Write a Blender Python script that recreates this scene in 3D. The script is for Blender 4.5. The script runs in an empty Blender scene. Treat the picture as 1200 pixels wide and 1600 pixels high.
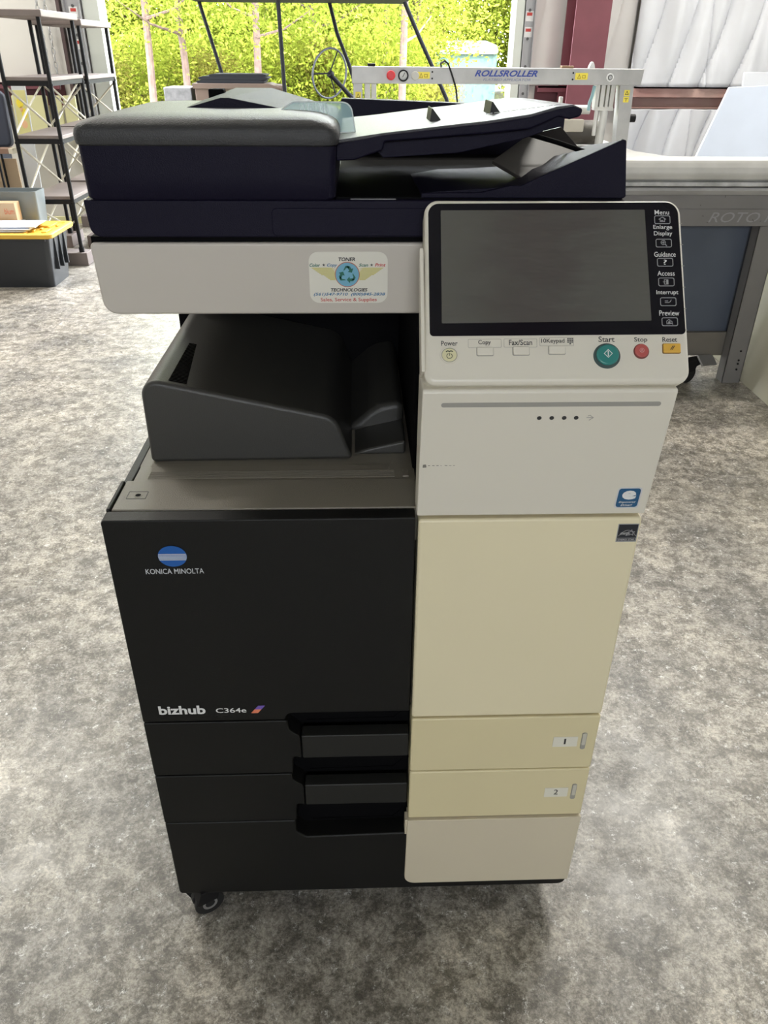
import bpy, bmesh, math, random
from mathutils import Vector, Matrix
PI = math.pi
sc = bpy.context.scene
COL = sc.collection

# ------------------------------------------------------------------ camera
cd = bpy.data.cameras.new('camera'); cam = bpy.data.objects.new('camera', cd); COL.objects.link(cam)
cd.sensor_fit = 'VERTICAL'; cd.sensor_height = 24; cd.sensor_width = 18; cd.lens = 24 * 1202 / 1600
cd.clip_start = .05; cd.clip_end = 300
PITCH, YAW, ROLL = .5390929, .0367043, -.00781899
F = Vector((math.sin(YAW) * math.cos(PITCH), math.cos(YAW) * math.cos(PITCH), -math.sin(PITCH)))
R0 = Vector((math.cos(YAW), -math.sin(YAW), 0)); D0 = F.cross(R0)
RX = R0 * math.cos(ROLL) + D0 * math.sin(ROLL); DX = -R0 * math.sin(ROLL) + D0 * math.cos(ROLL)
M3 = Matrix((RX, -DX, -F)).transposed()
cam.matrix_world = Matrix.Translation((.291094, -.743571, 1.199633)) @ M3.to_4x4()
sc.camera = cam

# ------------------------------------------------------------------ light
SKY = 31.0; SUN = 14.0; EXPO = -0.16
w = bpy.data.worlds.new('sky'); sc.world = w; w.use_nodes = True
bg = w.node_tree.nodes['Background']; bg.inputs[0].default_value = (.90, .94, 1, 1); bg.inputs[1].default_value = SKY
sd = bpy.data.lights.new('sun', 'SUN'); sd.energy = SUN; sd.angle = .01; sd.color = (1, .95, .82)
so = bpy.data.objects.new('sun', sd); COL.objects.link(so); so.rotation_euler = (math.radians(38), math.radians(28), 0)
def portal(name, x, y, z, sx, sz, ry):
    l = bpy.data.lights.new(name, 'AREA'); l.shape = 'RECTANGLE'; l.size = sx; l.size_y = sz; l.energy = 1
    l.cycles.is_portal = True
    o = bpy.data.objects.new(name, l); COL.objects.link(o); o.location = (x, y, z); o.rotation_euler = (math.radians(90), 0, ry)
portal('daylight_portal', -.04, 6.0, 2.1, 3.04, 4.2, PI)
portal('daylight_portal', .2, -6.0, 2.6, 1.8, 1.2, 0)
vs = sc.view_settings; vs.view_transform = 'Standard'; vs.look = 'None'; vs.gamma = 1; vs.exposure = EXPO; vs.use_curve_mapping = False
try:
    sc.cycles.use_denoising = True; sc.cycles.max_bounces = 10; sc.cycles.diffuse_bounces = 6; sc.cycles.sample_clamp_indirect = 6
    sc.cycles.caustics_reflective = False; sc.cycles.caustics_refractive = False
except Exception: pass

# ------------------------------------------------------------------ materials
MATS = {}
def mat(name, col, rough=.5, metal=0, noise=0, nscale=8, bump=0, bscale=300, spec=.5, trans=0, alpha=1, emit=0, col2=None):
    if name in MATS: return MATS[name]
    m = bpy.data.materials.new(name); m.use_nodes = True; nt = m.node_tree; b = nt.nodes['Principled BSDF']
    b.inputs['Base Color'].default_value = (*col, 1); b.inputs['Roughness'].default_value = rough
    b.inputs['Metallic'].default_value = metal; b.inputs['Specular IOR Level'].default_value = spec
    if trans: b.inputs['Transmission Weight'].default_value = trans
    if alpha < 1: b.inputs['Alpha'].default_value = alpha
    tc = nt.nodes.new('ShaderNodeTexCoord')
    if noise:
        n = nt.nodes.new('ShaderNodeTexNoise'); n.inputs['Scale'].default_value = nscale; n.inputs['Detail'].default_value = 6
        nt.links.new(tc.outputs['Object'], n.inputs['Vector'])
        mx = nt.nodes.new('ShaderNodeMix'); mx.data_type = 'RGBA'
        c2 = col2 or tuple(max(0, c * (1 - noise)) for c in col)
        mx.inputs[6].default_value = (*c2, 1); mx.inputs[7].default_value = (*col, 1)
        rp = nt.nodes.new('ShaderNodeValToRGB'); rp.color_ramp.elements[0].position = .35; rp.color_ramp.elements[1].position = .65
        nt.links.new(n.outputs['Fac'], rp.inputs[0]); nt.links.new(rp.outputs[0], mx.inputs[0])
        nt.links.new(mx.outputs[2], b.inputs['Base Color'])
    if bump:
        n2 = nt.nodes.new('ShaderNodeTexNoise'); n2.inputs['Scale'].default_value = bscale; n2.inputs['Detail'].default_value = 3
        nt.links.new(tc.outputs['Object'], n2.inputs['Vector'])
        bp = nt.nodes.new('ShaderNodeBump'); bp.inputs['Strength'].default_value = bump; bp.inputs['Distance'].default_value = .002
        nt.links.new(n2.outputs['Fac'], bp.inputs['Height']); nt.links.new(bp.outputs[0], b.inputs['Normal'])
    MATS[name] = m; return m

def concrete():
    m = bpy.data.materials.new('polished_concrete'); m.use_nodes = True; nt = m.node_tree; N = nt.nodes; L = nt.links; b = N['Principled BSDF']
    tc = N.new('ShaderNodeTexCoord')
    def noise(s, d=8, r=.6, dist=0):
        n = N.new('ShaderNodeTexNoise'); n.inputs['Scale'].default_value = s; n.inputs['Detail'].default_value = d; n.inputs['Roughness'].default_value = r
        n.inputs['Distortion'].default_value = dist
        L.new(tc.outputs['Object'], n.inputs['Vector']); return n.outputs['Fac']
    def ramp(f, a, c, ca, cb):
        r = N.new('ShaderNodeValToRGB'); r.color_ramp.elements[0].position = a; r.color_ramp.elements[1].position = c
        r.color_ramp.elements[0].color = (*ca, 1); r.color_ramp.elements[1].color = (*cb, 1); L.new(f, r.inputs[0]); return r.outputs[0]
    def mix(f, a, c, mode='MIX'):
        x = N.new('ShaderNodeMix'); x.data_type = 'RGBA'; x.blend_type = mode
        if isinstance(f, float): x.inputs[0].default_value = f
        else: L.new(f, x.inputs[0])
        for k, v in ((6, a), (7, c)):
            if isinstance(v, tuple): x.inputs[k].default_value = (*v, 1)
            else: L.new(v, x.inputs[k])
        return x.outputs[2]
    big = ramp(noise(3.2, 14, .72, .3), .36, .66, (.26, .245, .22), (.70, .645, .55))
    med = ramp(noise(21, 15, .86, .2), .45, .55, (.25, .24, .22), (1, 1, 1))
    fine = ramp(noise(150, 8, .9), .45, .55, (.28, .27, .26), (1, 1, 1))
    c = mix(.85, big, med, 'MULTIPLY'); c = mix(.7, c, fine, 'MULTIPLY')
    sp = ramp(noise(48, 12, .9), .56, .60, (0, 0, 0), (1, 1, 1)); c = mix(sp, c, (.84, .83, .80))
    # saw-cut joints
    sx = N.new('ShaderNodeSeparateXYZ'); L.new(tc.outputs['Object'], sx.inputs[0])
    def joint(out, p, period):
        a = N.new('ShaderNodeMath'); a.operation = 'ADD'; L.new(out, a.inputs[0]); a.inputs[1].default_value = -p + period / 2 + 100 * period
        q = N.new('ShaderNodeMath'); q.operation = 'MODULO'; L.new(a.outputs[0], q.inputs[0]); q.inputs[1].default_value = period
        s = N.new('ShaderNodeMath'); s.operation = 'SUBTRACT'; L.new(q.outputs[0], s.inputs[0]); s.inputs[1].default_value = period / 2
        t = N.new('ShaderNodeMath'); t.operation = 'ABSOLUTE'; L.new(s.outputs[0], t.inputs[0])
        u = N.new('ShaderNodeMath'); u.operation = 'LESS_THAN'; L.new(t.outputs[0], u.inputs[0]); u.inputs[1].default_value = .004
        return u.outputs[0]
    c = mix(joint(sx.outputs[1], 3.075, 4.4), c, (.22, .20, .18)); c = mix(joint(sx.outputs[0], -1.23, 4.4), c, (.22, .20, .18))
    L.new(c, b.inputs['Base Color'])
    rr = ramp(noise(9, 6), .3, .7, (.27, .27, .27), (.45, .45, .45)); L.new(rr, b.inputs['Roughness'])
    bp = N.new('ShaderNodeBump'); bp.inputs['Strength'].default_value = .12; bp.inputs['Distance'].default_value = .004
    L.new(noise(60, 5), bp.inputs['Height']); L.new(bp.outputs[0], b.inputs['Normal'])
    return m

def leafmat(name, c1, c2):
    m = bpy.data.materials.new(name); m.use_nodes = True; nt = m.node_tree; N = nt.nodes; L = nt.links
    for n in list(N): N.remove(n)
    out = N.new('ShaderNodeOutputMaterial'); d = N.new('ShaderNodeBsdfDiffuse'); t = N.new('ShaderNodeBsdfTranslucent'); mx = N.new('ShaderNodeMixShader')
    mx.inputs[0].default_value = .45
    tc = N.new('ShaderNodeTexCoord'); n = N.new('ShaderNodeTexNoise'); n.inputs['Scale'].default_value = 1.4; n.inputs['Detail'].default_value = 5
    r = N.new('ShaderNodeValToRGB'); r.color_ramp.elements[0].position = .4; r.color_ramp.elements[1].position = .62
    r.color_ramp.elements[0].color = (*c1, 1); r.color_ramp.elements[1].color = (*c2, 1)
    L.new(tc.outputs['Object'], n.inputs['Vector']); L.new(n.outputs['Fac'], r.inputs[0])
    L.new(r.outputs[0], d.inputs[0]); L.new(r.outputs[0], t.inputs[0]); L.new(d.outputs[0], mx.inputs[1]); L.new(t.outputs[0], mx.inputs[2]); L.new(mx.outputs[0], out.inputs[0])
    return m

black = mat('charcoal_plastic', (.006, .006, .0055), .46, bump=.25, bscale=900, spec=.27)
navy = mat('blue_black_plastic', (.0055, .0045, .015), .5, bump=.3, bscale=900, spec=.14)
deep = mat('deep_black_plastic', (.003, .003, .0035), .75, spec=.06)
traygrey = mat('grip_grey_plastic', (.016, .016, .0145), .5, spec=.3)
taupe = mat('taupe_grey_plastic', (.20, .18, .145), .42, bump=.3, bscale=900)
humpgrey = mat('tray_grey_plastic', (.040, .039, .035), .4, bump=.25, bscale=900)
white = mat('white_plastic', (.54, .50, .445), .4, noise=.04, nscale=3)
white2 = mat('panel_white_plastic', (.70, .665, .575), .38)
cream = mat('aged_cream_plastic', (.78, .705, .49), .42, noise=.03, nscale=3)
cream2 = mat('yellowed_plastic', (.70, .62, .385), .42, noise=.03, nscale=3)
cream3 = mat('beige_plastic', (.62, .555, .42), .42, noise=.03, nscale=3)
greyslot = mat('slot_grey_plastic', (.33, .32, .29), .5)
glassblk = mat('black_gloss_bezel', (.008, .0075, .011), .14, spec=.3)
inkw = mat('white_ink', (.75, .75, .74), .5)
inkk = mat('black_ink', (.03, .03, .03), .5)
inkgrey = mat('grey_ink', (.35, .35, .36), .5)
red = mat('red_ink', (.5, .05, .04), .5); blue = mat('blue_ink', (.02, .14, .30), .5); green = mat('green_ink', (.01, .13, .09), .5)
gold = mat('gold_ink', (.55, .50, .12), .5); skyb = mat('pale_blue_ink', (.15, .38, .52), .5)
paper = mat('sticker_paper', (.70, .68, .60), .45)
steel = mat('brushed_metal', (.52, .52, .52), .35, .8)
alu = mat('painted_aluminium', (.48, .475, .47), .4, .25, noise=.18, nscale=9)
alu_l = mat('pale_aluminium', (.62, .61, .58), .35, .15, noise=.2, nscale=7)
tabgrey = mat('grey_painted_steel', (.22, .21, .205), .5, .1, noise=.15, nscale=5)
bluegrey = mat('slate_sheet_metal', (.10, .12, .16), .45, .2, noise=.2, nscale=3)
rubber = mat('black_rubber', (.012, .012, .012), .6)
blackmetal = mat('black_metal', (.010, .010, .011), .5, spec=.2)
maroon = mat('maroon_steel', (.17, .05, .065), .55, noise=.15, nscale=6)
yellow = mat('yellow_lid_plastic', (.72, .42, .05), .4)
ystick = mat('yellow_warning_label', (.85, .70, .08), .5)

# ------------------------------------------------------------------ mesh helpers
class Fr:
    def __init__(s, o, ex, ew):
        s.o = Vector(o); s.ex = Vector(ex).normalized(); s.ew = Vector(ew).normalized(); s.n = s.ex.cross(s.ew)
    def p(s, u, w, d=0): return s.o + s.ex * u + s.ew * w + s.n * d
def FRONT(y): return Fr((0, y, 0), (1, 0, 0), (0, 0, 1))        # n = -y, towards the viewer
def TOP(z): return Fr((0, 0, z), (1, 0, 0), (0, 1, 0))
def SIDE(x): return Fr((x, 0, 0), (0, 1, 0), (0, 0, 1))         # n = +x
def bmn(): return bmesh.new()
def extr(bm, fr, pts, d0, d1):
    a = [bm.verts.new(fr.p(u, v, d0)) for u, v in pts]; b = [bm.verts.new(fr.p(u, v, d1)) for u, v in pts]
    n = len(pts); fs = [bm.faces.new(a), bm.faces.new(b)]
    for i in range(n): fs.append(bm.faces.new((a[i], a[(i + 1) % n], b[(i + 1) % n], b[i])))
    bmesh.ops.recalc_face_normals(bm, faces=fs)
    return bm
def box(bm, x0, x1, y0, y1, z0, z1):
    return extr(bm, TOP(0), [(x0, y0), (x1, y0), (x1, y1), (x0, y1)], z0, z1)
def rnd(pts, r, seg=6):
    n = len(pts); rs = r if isinstance(r, (list, tuple)) else [r] * n; out = []
    for i in range(n):
        p = Vector(pts[i]); a = Vector(pts[i - 1]) - p; b = Vector(pts[(i + 1) % n]) - p; q = rs[i]
        if q <= 0: out.append(tuple(p)); continue
        ang = a.angle(b); t = min(q / math.tan(ang / 2), a.length * .49, b.length * .49); q2 = t * math.tan(ang / 2)
        a.normalize(); b.normalize(); c = p + (a + b).normalized() * (q2 / math.sin(ang / 2))
        s = p + a * t; e = p + b * t; v0 = s - c; v1 = e - c
        a0 = math.atan2(v0.y, v0.x); tot = math.atan2(v1.y, v1.x) - a0; tot = (tot + PI) % (2 * PI) - PI
        for k in range(seg + 1):
            th = a0 + tot * k / seg; v = Vector((math.cos(th), math.sin(th))) * q2
            out.append(tuple(c + v))
    return out
def rect(x0, x1, y0, y1): return [(x0, y0), (x1, y0), (x1, y1), (x0, y1)]
def rrect(x0, x1, y0, y1, r, seg=6): return rnd(rect(x0, x1, y0, y1), r, seg)
def circ(cx, cy, r, n=24, ry=None): return [(cx + r * math.cos(2 * PI * k / n), cy + (ry or r) * math.sin(2 * PI * k / n)) for k in range(n)]
def stroke(bm, fr, pts, wd, d0, d1, closed=False):
    q = list(pts) + ([pts[0]] if closed else [])
    for a, b in zip(q, q[1:]):
        a = Vector(a); b = Vector(b); d = (b - a)
        if d.length < 1e-7: continue
        d.normalize(); s = Vector((-d.y, d.x)) * wd / 2; e = d * wd * .4
        extr(bm, fr, [tuple(a - s - e), tuple(b - s + e), tuple(b + s + e), tuple(a + s - e)], d0, d1)
    return bm
def ring(bm, fr, outer, inner, d0, d1):
    n = len(outer); fs = []
    V = [[bm.verts.new(fr.p(u, v, d)) for u, v in L] for L in (outer, inner) for d in (d0, d1)]
    o0, o1, i0, i1 = V
    for k in range(n):
        j = (k + 1) % n
        fs += [bm.faces.new((o0[k], o0[j], o1[j], o1[k])), bm.faces.new((i0[k], i1[k], i1[j], i0[j])), bm.faces.new((o1[k], o1[j], i1[j], i1[k])), bm.faces.new((o0[k], i0[k], i0[j], o0[j]))]
    bmesh.ops.recalc_face_normals(bm, faces=fs); return bm
def tube(bm, path, r, seg=8, closed=False):
    P = [Vector(p) for p in path]; n = len(P); rings = []
    up = None
    for i, p in enumerate(P):
        if closed: t = P[(i + 1) % n] - P[i - 1]
        else: t = P[min(i + 1, n - 1)] - P[max(i - 1, 0)]
        t.normalize()
        if up is None: up = t.orthogonal().normalized()
        up = (up - t * up.dot(t)).normalized(); s = t.cross(up)
        rr = r[i] if isinstance(r, (list, tuple)) else r
        rings.append([bm.verts.new(p + up * math.cos(2 * PI * k / seg) * rr + s * math.sin(2 * PI * k / seg) * rr) for k in range(seg)])
    m = n if closed else n - 1
    for i in range(m):
        a, b = rings[i], rings[(i + 1) % n]
        for k in range(seg): bm.faces.new((a[k], a[(k + 1) % seg], b[(k + 1) % seg], b[k]))
    if not closed: bm.faces.new(rings[0][::-1]); bm.faces.new(rings[-1])
    return bm
def cyl(bm, a, b, r, seg=20): return tube(bm, [a, b], r, seg)
def bar(bm, a, b, wx, wy):
    a = Vector(a); b = Vector(b); t = (b - a).normalized(); s = t.orthogonal().normalized() if abs(t.z) < .5 else (Vector((1, 0, 0)) - t * t.x).normalized()
    q = t.cross(s); V = [[bm.verts.new(p + s * i * wx / 2 + q * j * wy / 2) for i, j in ((-1, -1), (1, -1), (1, 1), (-1, 1))] for p in (a, b)]
    fs = [bm.faces.new(V[0]), bm.faces.new(V[1])] + [bm.faces.new((V[0][k], V[0][(k + 1) % 4], V[1][(k + 1) % 4], V[1][k])) for k in range(4)]
    bmesh.ops.recalc_face_normals(bm, faces=fs); return bm
def wpos(o):
    v = Vector((0, 0, 0))
    while o: v += o.location; o = o.parent
    return v
def obj(name, bm, m, parent=None, bevel=0, seg=3, smooth=True, loc=None, label=None, local=False, kind=None):
    """link one mesh object; bm is in world coordinates unless local=True"""
    me = bpy.data.meshes.new(name)
    if parent is not None and not local: bmesh.ops.translate(bm, verts=bm.verts, vec=-wpos(parent))
    if loc is not None: bmesh.ops.translate(bm, verts=bm.verts, vec=-Vector(loc))
    bm.normal_update(); bm.to_mesh(me); bm.free()
    for x in (m if isinstance(m, (list, tuple)) else [m]): me.materials.append(x)
    o = bpy.data.objects.new(name, me); COL.objects.link(o); o.parent = parent
    if loc is not None: o.location = loc
    if smooth:
        for p in me.polygons: p.use_smooth = True
        me.set_sharp_from_angle(angle=math.radians(35))
    if bevel:
        md = o.modifiers.new('bevel', 'BEVEL'); md.width = bevel; md.segments = seg; md.limit_method = 'ANGLE'; md.angle_limit = math.radians(35); md.harden_normals = True
    if label: o['label'] = label
    if kind: o['kind'] = kind
    return o
def thing(name, label, cat, loc=(0, 0, 0), group=None):
    o = bpy.data.objects.new(name, None); COL.objects.link(o); o.location = loc; o['label'] = label; o['category'] = cat; o.empty_display_size = .05
    if group: o['group'] = group
    return o
def tag(o, label, cat, group=None, kind=None):
    o['label'] = label; o['category'] = cat
    if group: o['group'] = group
    if kind: o['kind'] = kind
    return o
def struct(name, bm, m, **k):
    o = obj(name, bm, m, **k); o['kind'] = 'structure'; return o
def text(body, fr, cx, cw, wd, ht, m, parent, name='lettering', bold=0, shear=0, d=.0004, label=None, spacing=1):
    cu = bpy.data.curves.new('t', 'FONT'); cu.body = body; cu.size = 1; cu.extrude = .0; cu.offset = bold; cu.shear = shear; cu.space_character = spacing; cu.resolution_u = 3
    to = bpy.data.objects.new('t', cu); COL.objects.link(to)
    bpy.context.view_layer.update(); dg = bpy.context.evaluated_depsgraph_get()
    me = bpy.data.meshes.new_from_object(to.evaluated_get(dg)); bpy.data.objects.remove(to); bpy.data.curves.remove(cu)
    xs = [v.co.x for v in me.vertices]; ys = [v.co.y for v in me.vertices]; x0, x1, y0, y1 = min(xs), max(xs), min(ys), max(ys)
    off = wpos(parent) if parent else Vector((0, 0, 0))
    for v in me.vertices:
        u = cx + ((v.co.x - x0) / (x1 - x0) - .5) * wd; q = cw + ((v.co.y - y0) / (y1 - y0) - .5) * ht
        v.co = fr.p(u, q, d) - off
    me.name = name; me.materials.append(m); o = bpy.data.objects.new(name, me); COL.objects.link(o); o.parent = parent
    if label: o['label'] = label
    return o
def dup(root, loc=None, label=None, group=None):
    r = root.copy(); COL.objects.link(r)
    if loc is not None: r.location = loc
    if label: r['label'] = label
    if group: r['group'] = group
    for ch in list(root.children):
        c = ch.copy(); COL.objects.link(c); c.parent = r
        for g in ch.children:
            e = g.copy(); COL.objects.link(e); e.parent = c
    return r

# ------------------------------------------------------------------ the setting
WY = 6.0; DX0, DX1, DH = -1.56, 1.48, 4.2; HT = 4.8
wallm = mat('grey_wall_liner', (.72, .70, .655), .6, noise=.05, nscale=2)
ceilm = mat('white_ceiling_liner', (.55, .55, .54), .6)
sidem = mat('white_wall_liner', (.72, .72, .71), .5)
struct('floor', box(bmn(), -5, 4.2, -6, WY + .15, -.1, 0), concrete(), smooth=False)
bm = bmn(); box(bm, -5, DX0, WY, WY + .15, 0, HT); box(bm, DX1, 4.2, WY, WY + .15, 0, HT); box(bm, DX0, DX1, WY, WY + .15, DH, HT)
struct('wall_front', bm, wallm, smooth=False)
struct('wall_left', box(bmn(), -5.15, -5, -6, WY + .15, 0, HT), sidem, smooth=False)
struct('wall_right', box(bmn(), 4.2, 4.35, -6, WY + .15, 0, HT), sidem, smooth=False)
bm = bmn(); box(bm, -5, -.7, -6.15, -6, 0, HT); box(bm, 1.1, 4.2, -6.15, -6, 0, HT); box(bm, -.7, 1.1, -6.15, -6, 3.2, HT); box(bm, -.7, 1.1, -6.15, -6, 0, 2.0)
struct('wall_rear', bm, sidem, smooth=False)
struct('ceiling', box(bmn(), -5.15, 4.35, -6.15, WY + .15, HT, HT + .1), ceilm, smooth=False)
groundm = mat('sandy_ground', (.10, .095, .06), .9, noise=.4, nscale=1.5, col2=(.05, .065, .02))
struct('ground', box(bmn(), -60, 60, WY + .15, 90, -.3, -.1), groundm, smooth=False)
struct('ground', box(bmn(), -30, 30, -40, -6.15, -.3, -.1), groundm, smooth=False)
jambm = mat('pale_green_trim', (.50, .53, .49), .4)
# door opening trims
struct('trim_1', box(bmn(), DX0 - .11, DX0 + .004, WY - .04, WY + .16, 0, DH), jambm, bevel=.004)
struct('trim_2', box(bmn(), DX1 - .004, DX1 + .06, WY - .06, WY + .16, 0, DH), jambm, bevel=.004)
struct('trim_3', box(bmn(), DX0 - .1, DX1 + .06, WY - .05, WY + .16, DH, DH + .1), jambm, bevel=.004)
def girt(name, x0, x1, z0=.835, z1=.985):
    bm = bmn(); box(bm, x0, x1, WY - .012, WY, z0, z1); box(bm, x0, x1, WY - .12, WY, z1 - .012, z1); box(bm, x0, x1, WY - .12, WY - .108, z1 - .04, z1)
    box(bm, x0, x1, WY - .08, WY, z0, z0 + .012)
    struct(name, bm, maroon)
girt('trim_4', -4.9, DX0 - .35); girt('trim_5', DX1 + .2, 2.3)
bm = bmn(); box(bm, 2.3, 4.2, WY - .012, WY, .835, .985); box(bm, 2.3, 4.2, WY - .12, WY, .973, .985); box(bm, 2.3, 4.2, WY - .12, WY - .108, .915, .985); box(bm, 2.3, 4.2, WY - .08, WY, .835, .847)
struct('trim_9', bm, mat('lit_maroon_steel', (.50, .33, .28), .5, noise=.3, nscale=3, col2=(.42, .22, .19)))  # maroon rail coloured paler here to stand for bright light on its flange
struct('trim_8', box(bmn(), 1.25, 1.65, -6, 5.9, HT - .35, HT - .001), maroon)  # unseen ceiling beam, added for its dark reflection in the touch screen
# maroon steel column right of the door
bm = bmn(); box(bm, 1.84, 2.09, 5.62, 5.635, 0, HT); box(bm, 1.84, 2.09, 5.9, 5.915, 0, HT); box(bm, 1.955, 1.97, 5.63, 5.905, 0, HT)
struct('trim_6', bm, maroon)
bm = bmn(); box(bm, -2.62, -2.45, WY - .02, WY, 0, HT); struct('trim_7', bm, mat('dark_flashing', (.06, .07, .09), .5))

# unseen fill lamps added under the ceiling to brighten floor and walls
def added_fill_lamp(x, y, P, lab):
    t = thing('fill_light', lab, 'light', (x, y, HT))
    obj('housing', box(bmn(), x - .62, x + .62, y - .17, y + .17, HT - .10, HT - .03), jambm, t, .01)
    for s in (-.4, .4): obj('bracket', cyl(bmn(), (x + s, y, HT - .04), (x + s, y, HT), .01, 8), jambm, t)
    l = bpy.data.lights.new('fill_lamp', 'AREA'); l.shape = 'RECTANGLE'; l.size = 1.2; l.size_y = .3; l.energy = P; l.color = (1, .96, .88)
    o = bpy.data.objects.new('fill_lamp', l); COL.objects.link(o); o.parent = t; o.location = (0, 0, -.105)
added_fill_lamp(-2.7, 2.8, 70, 'long added fill light above the left side of the room')
added_fill_lamp(2.6, 3.0, 110, 'long added fill light above the floor right of the copier')
added_fill_lamp(2.6, 4.2, 110, 'long added fill light above the roller table')
added_fill_lamp(-2.7, 4.0, 150, 'long added fill light above the dark shelves')

# ================================================================== the copier
P = thing('photocopier', 'large black and cream office photocopier standing on the concrete floor', 'photocopier', (.3075, .3, 0))
W = .615; XS = .3565
FR0 = FRONT(0)
# --- cores
bm = bmn(); box(bm, .012, W - .004, .035, .60, .062, .735); obj('chassis', bm, deep, P, .004)
bm = bmn(); box(bm, .0, .62, .50, .62, .70, .945); box(bm, XS + .002, .60, .12, .52, .73, .945); obj('rear_housing', bm, deep, P, .006)
# --- bottom cabinet
bm = extr(bmn(), FR0, rnd([(.0, .055), (.613, .055), (.613, .224), (XS, .224), (XS, .192), (.205, .188), (.192, .200), (.192, .226), (0, .226)], [.006, .012, 0, 0, 0, .012, .01, 0, 0], 4), 0, -.60)
cab = obj('cabinet_base', bm, black, P, .003)
# --- paper drawers, dark left part and cream right part
def drawer(z0, z1, zr, zg, m):
    """z0..z1 drawer band, zr: floor of its own recess, zg: underside of grip"""
    pts = rnd([(0, z0), (.1935, z0), (.1955, zg + .004), (.207, zg + .000), (.207, zr), (.193, zr + .012), (.191, z1), (0, z1)], [0, .002, .004, 0, .012, .01, 0, 0], 5)
    d = obj('drawer', extr(bmn(), FR0, pts, 0, -.03), black, P, .0025)
    g = obj('grip', extr(bmn(), FR0, rect(.2085, XS - .002, zg, zr + .001), .0, -.02), traygrey, d, .002, label='slightly lighter grey grip bar of the dark drawer front')
    f = obj('drawer_front', extr(bmn(), FR0, rect(XS + .001, W, z0, z1), .002, -.03), m, d, .003, label='yellowed cream right half of the drawer front')
    return d, f
d1, f1 = drawer(.3285, .4305, .400, .358, cream2)
d2, f2 = drawer(.2275, .3265, .301, .260, cream2)
# recess cups behind the grips
for k, (za, zb) in enumerate(((.400, .444), (.301, .358), (.190, .260))):
    bm = bmn(); box(bm, .188, XS - .001, .028, .034, za - .02, zb + .01)
    stroke(bm, FRONT(.028), rnd([(.215, za + .004), (.335, za + .006), (.349, za + .02), (.349, za + .045)], [0, .004, .01, 0], 5)[0:], .001, 0, .001)
    obj('grip_recess', bm, deep, P)
for f, zc, t, in ((f1, .3825, '1'), (f2, .2785, '2')):
    fr = FRONT(-.0021)
    obj('number_label', extr(bmn(), fr, rrect(.5545, .5885, zc - .0095, zc + .0095, .001), 0, .0006), mat('number_sticker', (.74, .72, .62), .4), P, label='pale sticker with the number %s' % t)
    text(t, fr, .571, zc + .001, .0026 if t == '1' else .006, .0105, inkk, P, d=.0009)
    bm = extr(bmn(), fr, rrect(.5935, .6005, zc - .015, zc + .017, .003), 0, .0008); obj('level_window', bm, greyslot, P)
    bm = extr(bmn(), fr, rrect(.5945, .5995, zc - .006, zc + .016, .002), .0008, .0016); obj('level_slider', bm, mat('pale_slider', (.55, .53, .46), .35), P)
# lower cream cover
pts = rnd([(XS - .002, .075), (W - .001, .075), (W, .2255), (XS, .2255)], [.016, .001, .001, .001])
obj('lower_cover', extr(bmn(), FR0, pts, .005, -.02), cream3, P, .003, label='beige lower right cover')
obj('lower_cover_edge', extr(bmn(), FR0, rect(XS - .0035, XS + .001, .19, .222), .001, -.015), cream3, P, .0008)
# --- big dark front door
pts = rnd([(0, .4325), (.188, .4325), (.192, .444), (XS - .002, .444), (XS - .002, .7465), (0, .7465)], [.002, .0, .01, 0, .002, .004], 4)
door = obj('front_door', extr(bmn(), FR0, pts, 0, -.022), black, P, .006, 4)
# door furniture: globe mark, lettering
fr = FRONT(-.0004)
gx, gz = .0745, .6985
blu = mat('logo_blue', (.01, .10, .38), .35); silver = mat('logo_silver', (.60, .62, .64), .35)
obj('round_emblem', extr(bmn(), fr, circ(gx, gz, .0165, 40, .0143), 0, .0006), blu, door, label='blue oval emblem with pale stripes')
bm = bmn()
for k in range(5):
    z = gz + .0030 - k * .0019; h = .0165 * math.sqrt(1 - ((z - gz) / .0143) ** 2) - .0003
    extr(bm, fr, rect(gx - h, gx + h, z - .0006, z + .0004), .0006, .0009)
obj('emblem_stripes', bm, silver, door)
text('KONICA MINOLTA', fr, .0745, .6775, .0675, .0074, silver, door, bold=.008)
text('bizhub', fr, .0545, .4545, .061, .0155, inkw, door, bold=.03)
text('C364e', fr, .1185, .4525, .040, .0085, inkw, door, bold=.01)
bm = extr(bmn(), fr, [(.1445, .447), (.1535, .447), (.1585, .4535), (.1495, .4535)], 0, .0006); obj('flag_mark', bm, mat('logo_orange', (.75, .22, .12), .4), door)
bm = extr(bmn(), fr, [(.1496, .4536), (.1586, .4536), (.1635, .460), (.1545, .460)], 0, .0006); obj('flag_mark', bm, mat('logo_violet', (.16, .10, .42), .4), door)
# --- cream right column
mid = obj('side_cover', extr(bmn(), FR0, rect(XS + .001, W, .4335, .7445), .002, -.03), cream, P, .004, label='cream middle right cover')
up = bmn()   # upper cover leans forward towards its top
V = []
prof = [(-.001, .749), (-.021, .906), (-.018, .9085), (.03, .9085), (.03, .749)]
a = [up.verts.new((XS - .001, y, z)) for y, z in prof]; b = [up.verts.new((W + .001, y, z)) for y, z in prof]
fs = [up.faces.new(a), up.faces.new(b)] + [up.faces.new((a[i], a[(i + 1) % 5], b[(i + 1) % 5], b[i])) for i in range(5)]
bmesh.ops.recalc_face_normals(up, faces=fs)
upc = obj('upper_cover', up, white2, P, .0035, label='off-white upper right cover')
UF = Fr((0, -.001, .749), (1, 0, 0), (0, -.02, .157))
UZ = .157 / math.hypot(.02, .157)
obj('recess_slot', extr(bmn(), UF, rrect(.375, .601, .1415, .1465, .0024), -.0005, .0004), greyslot, upc)
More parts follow.
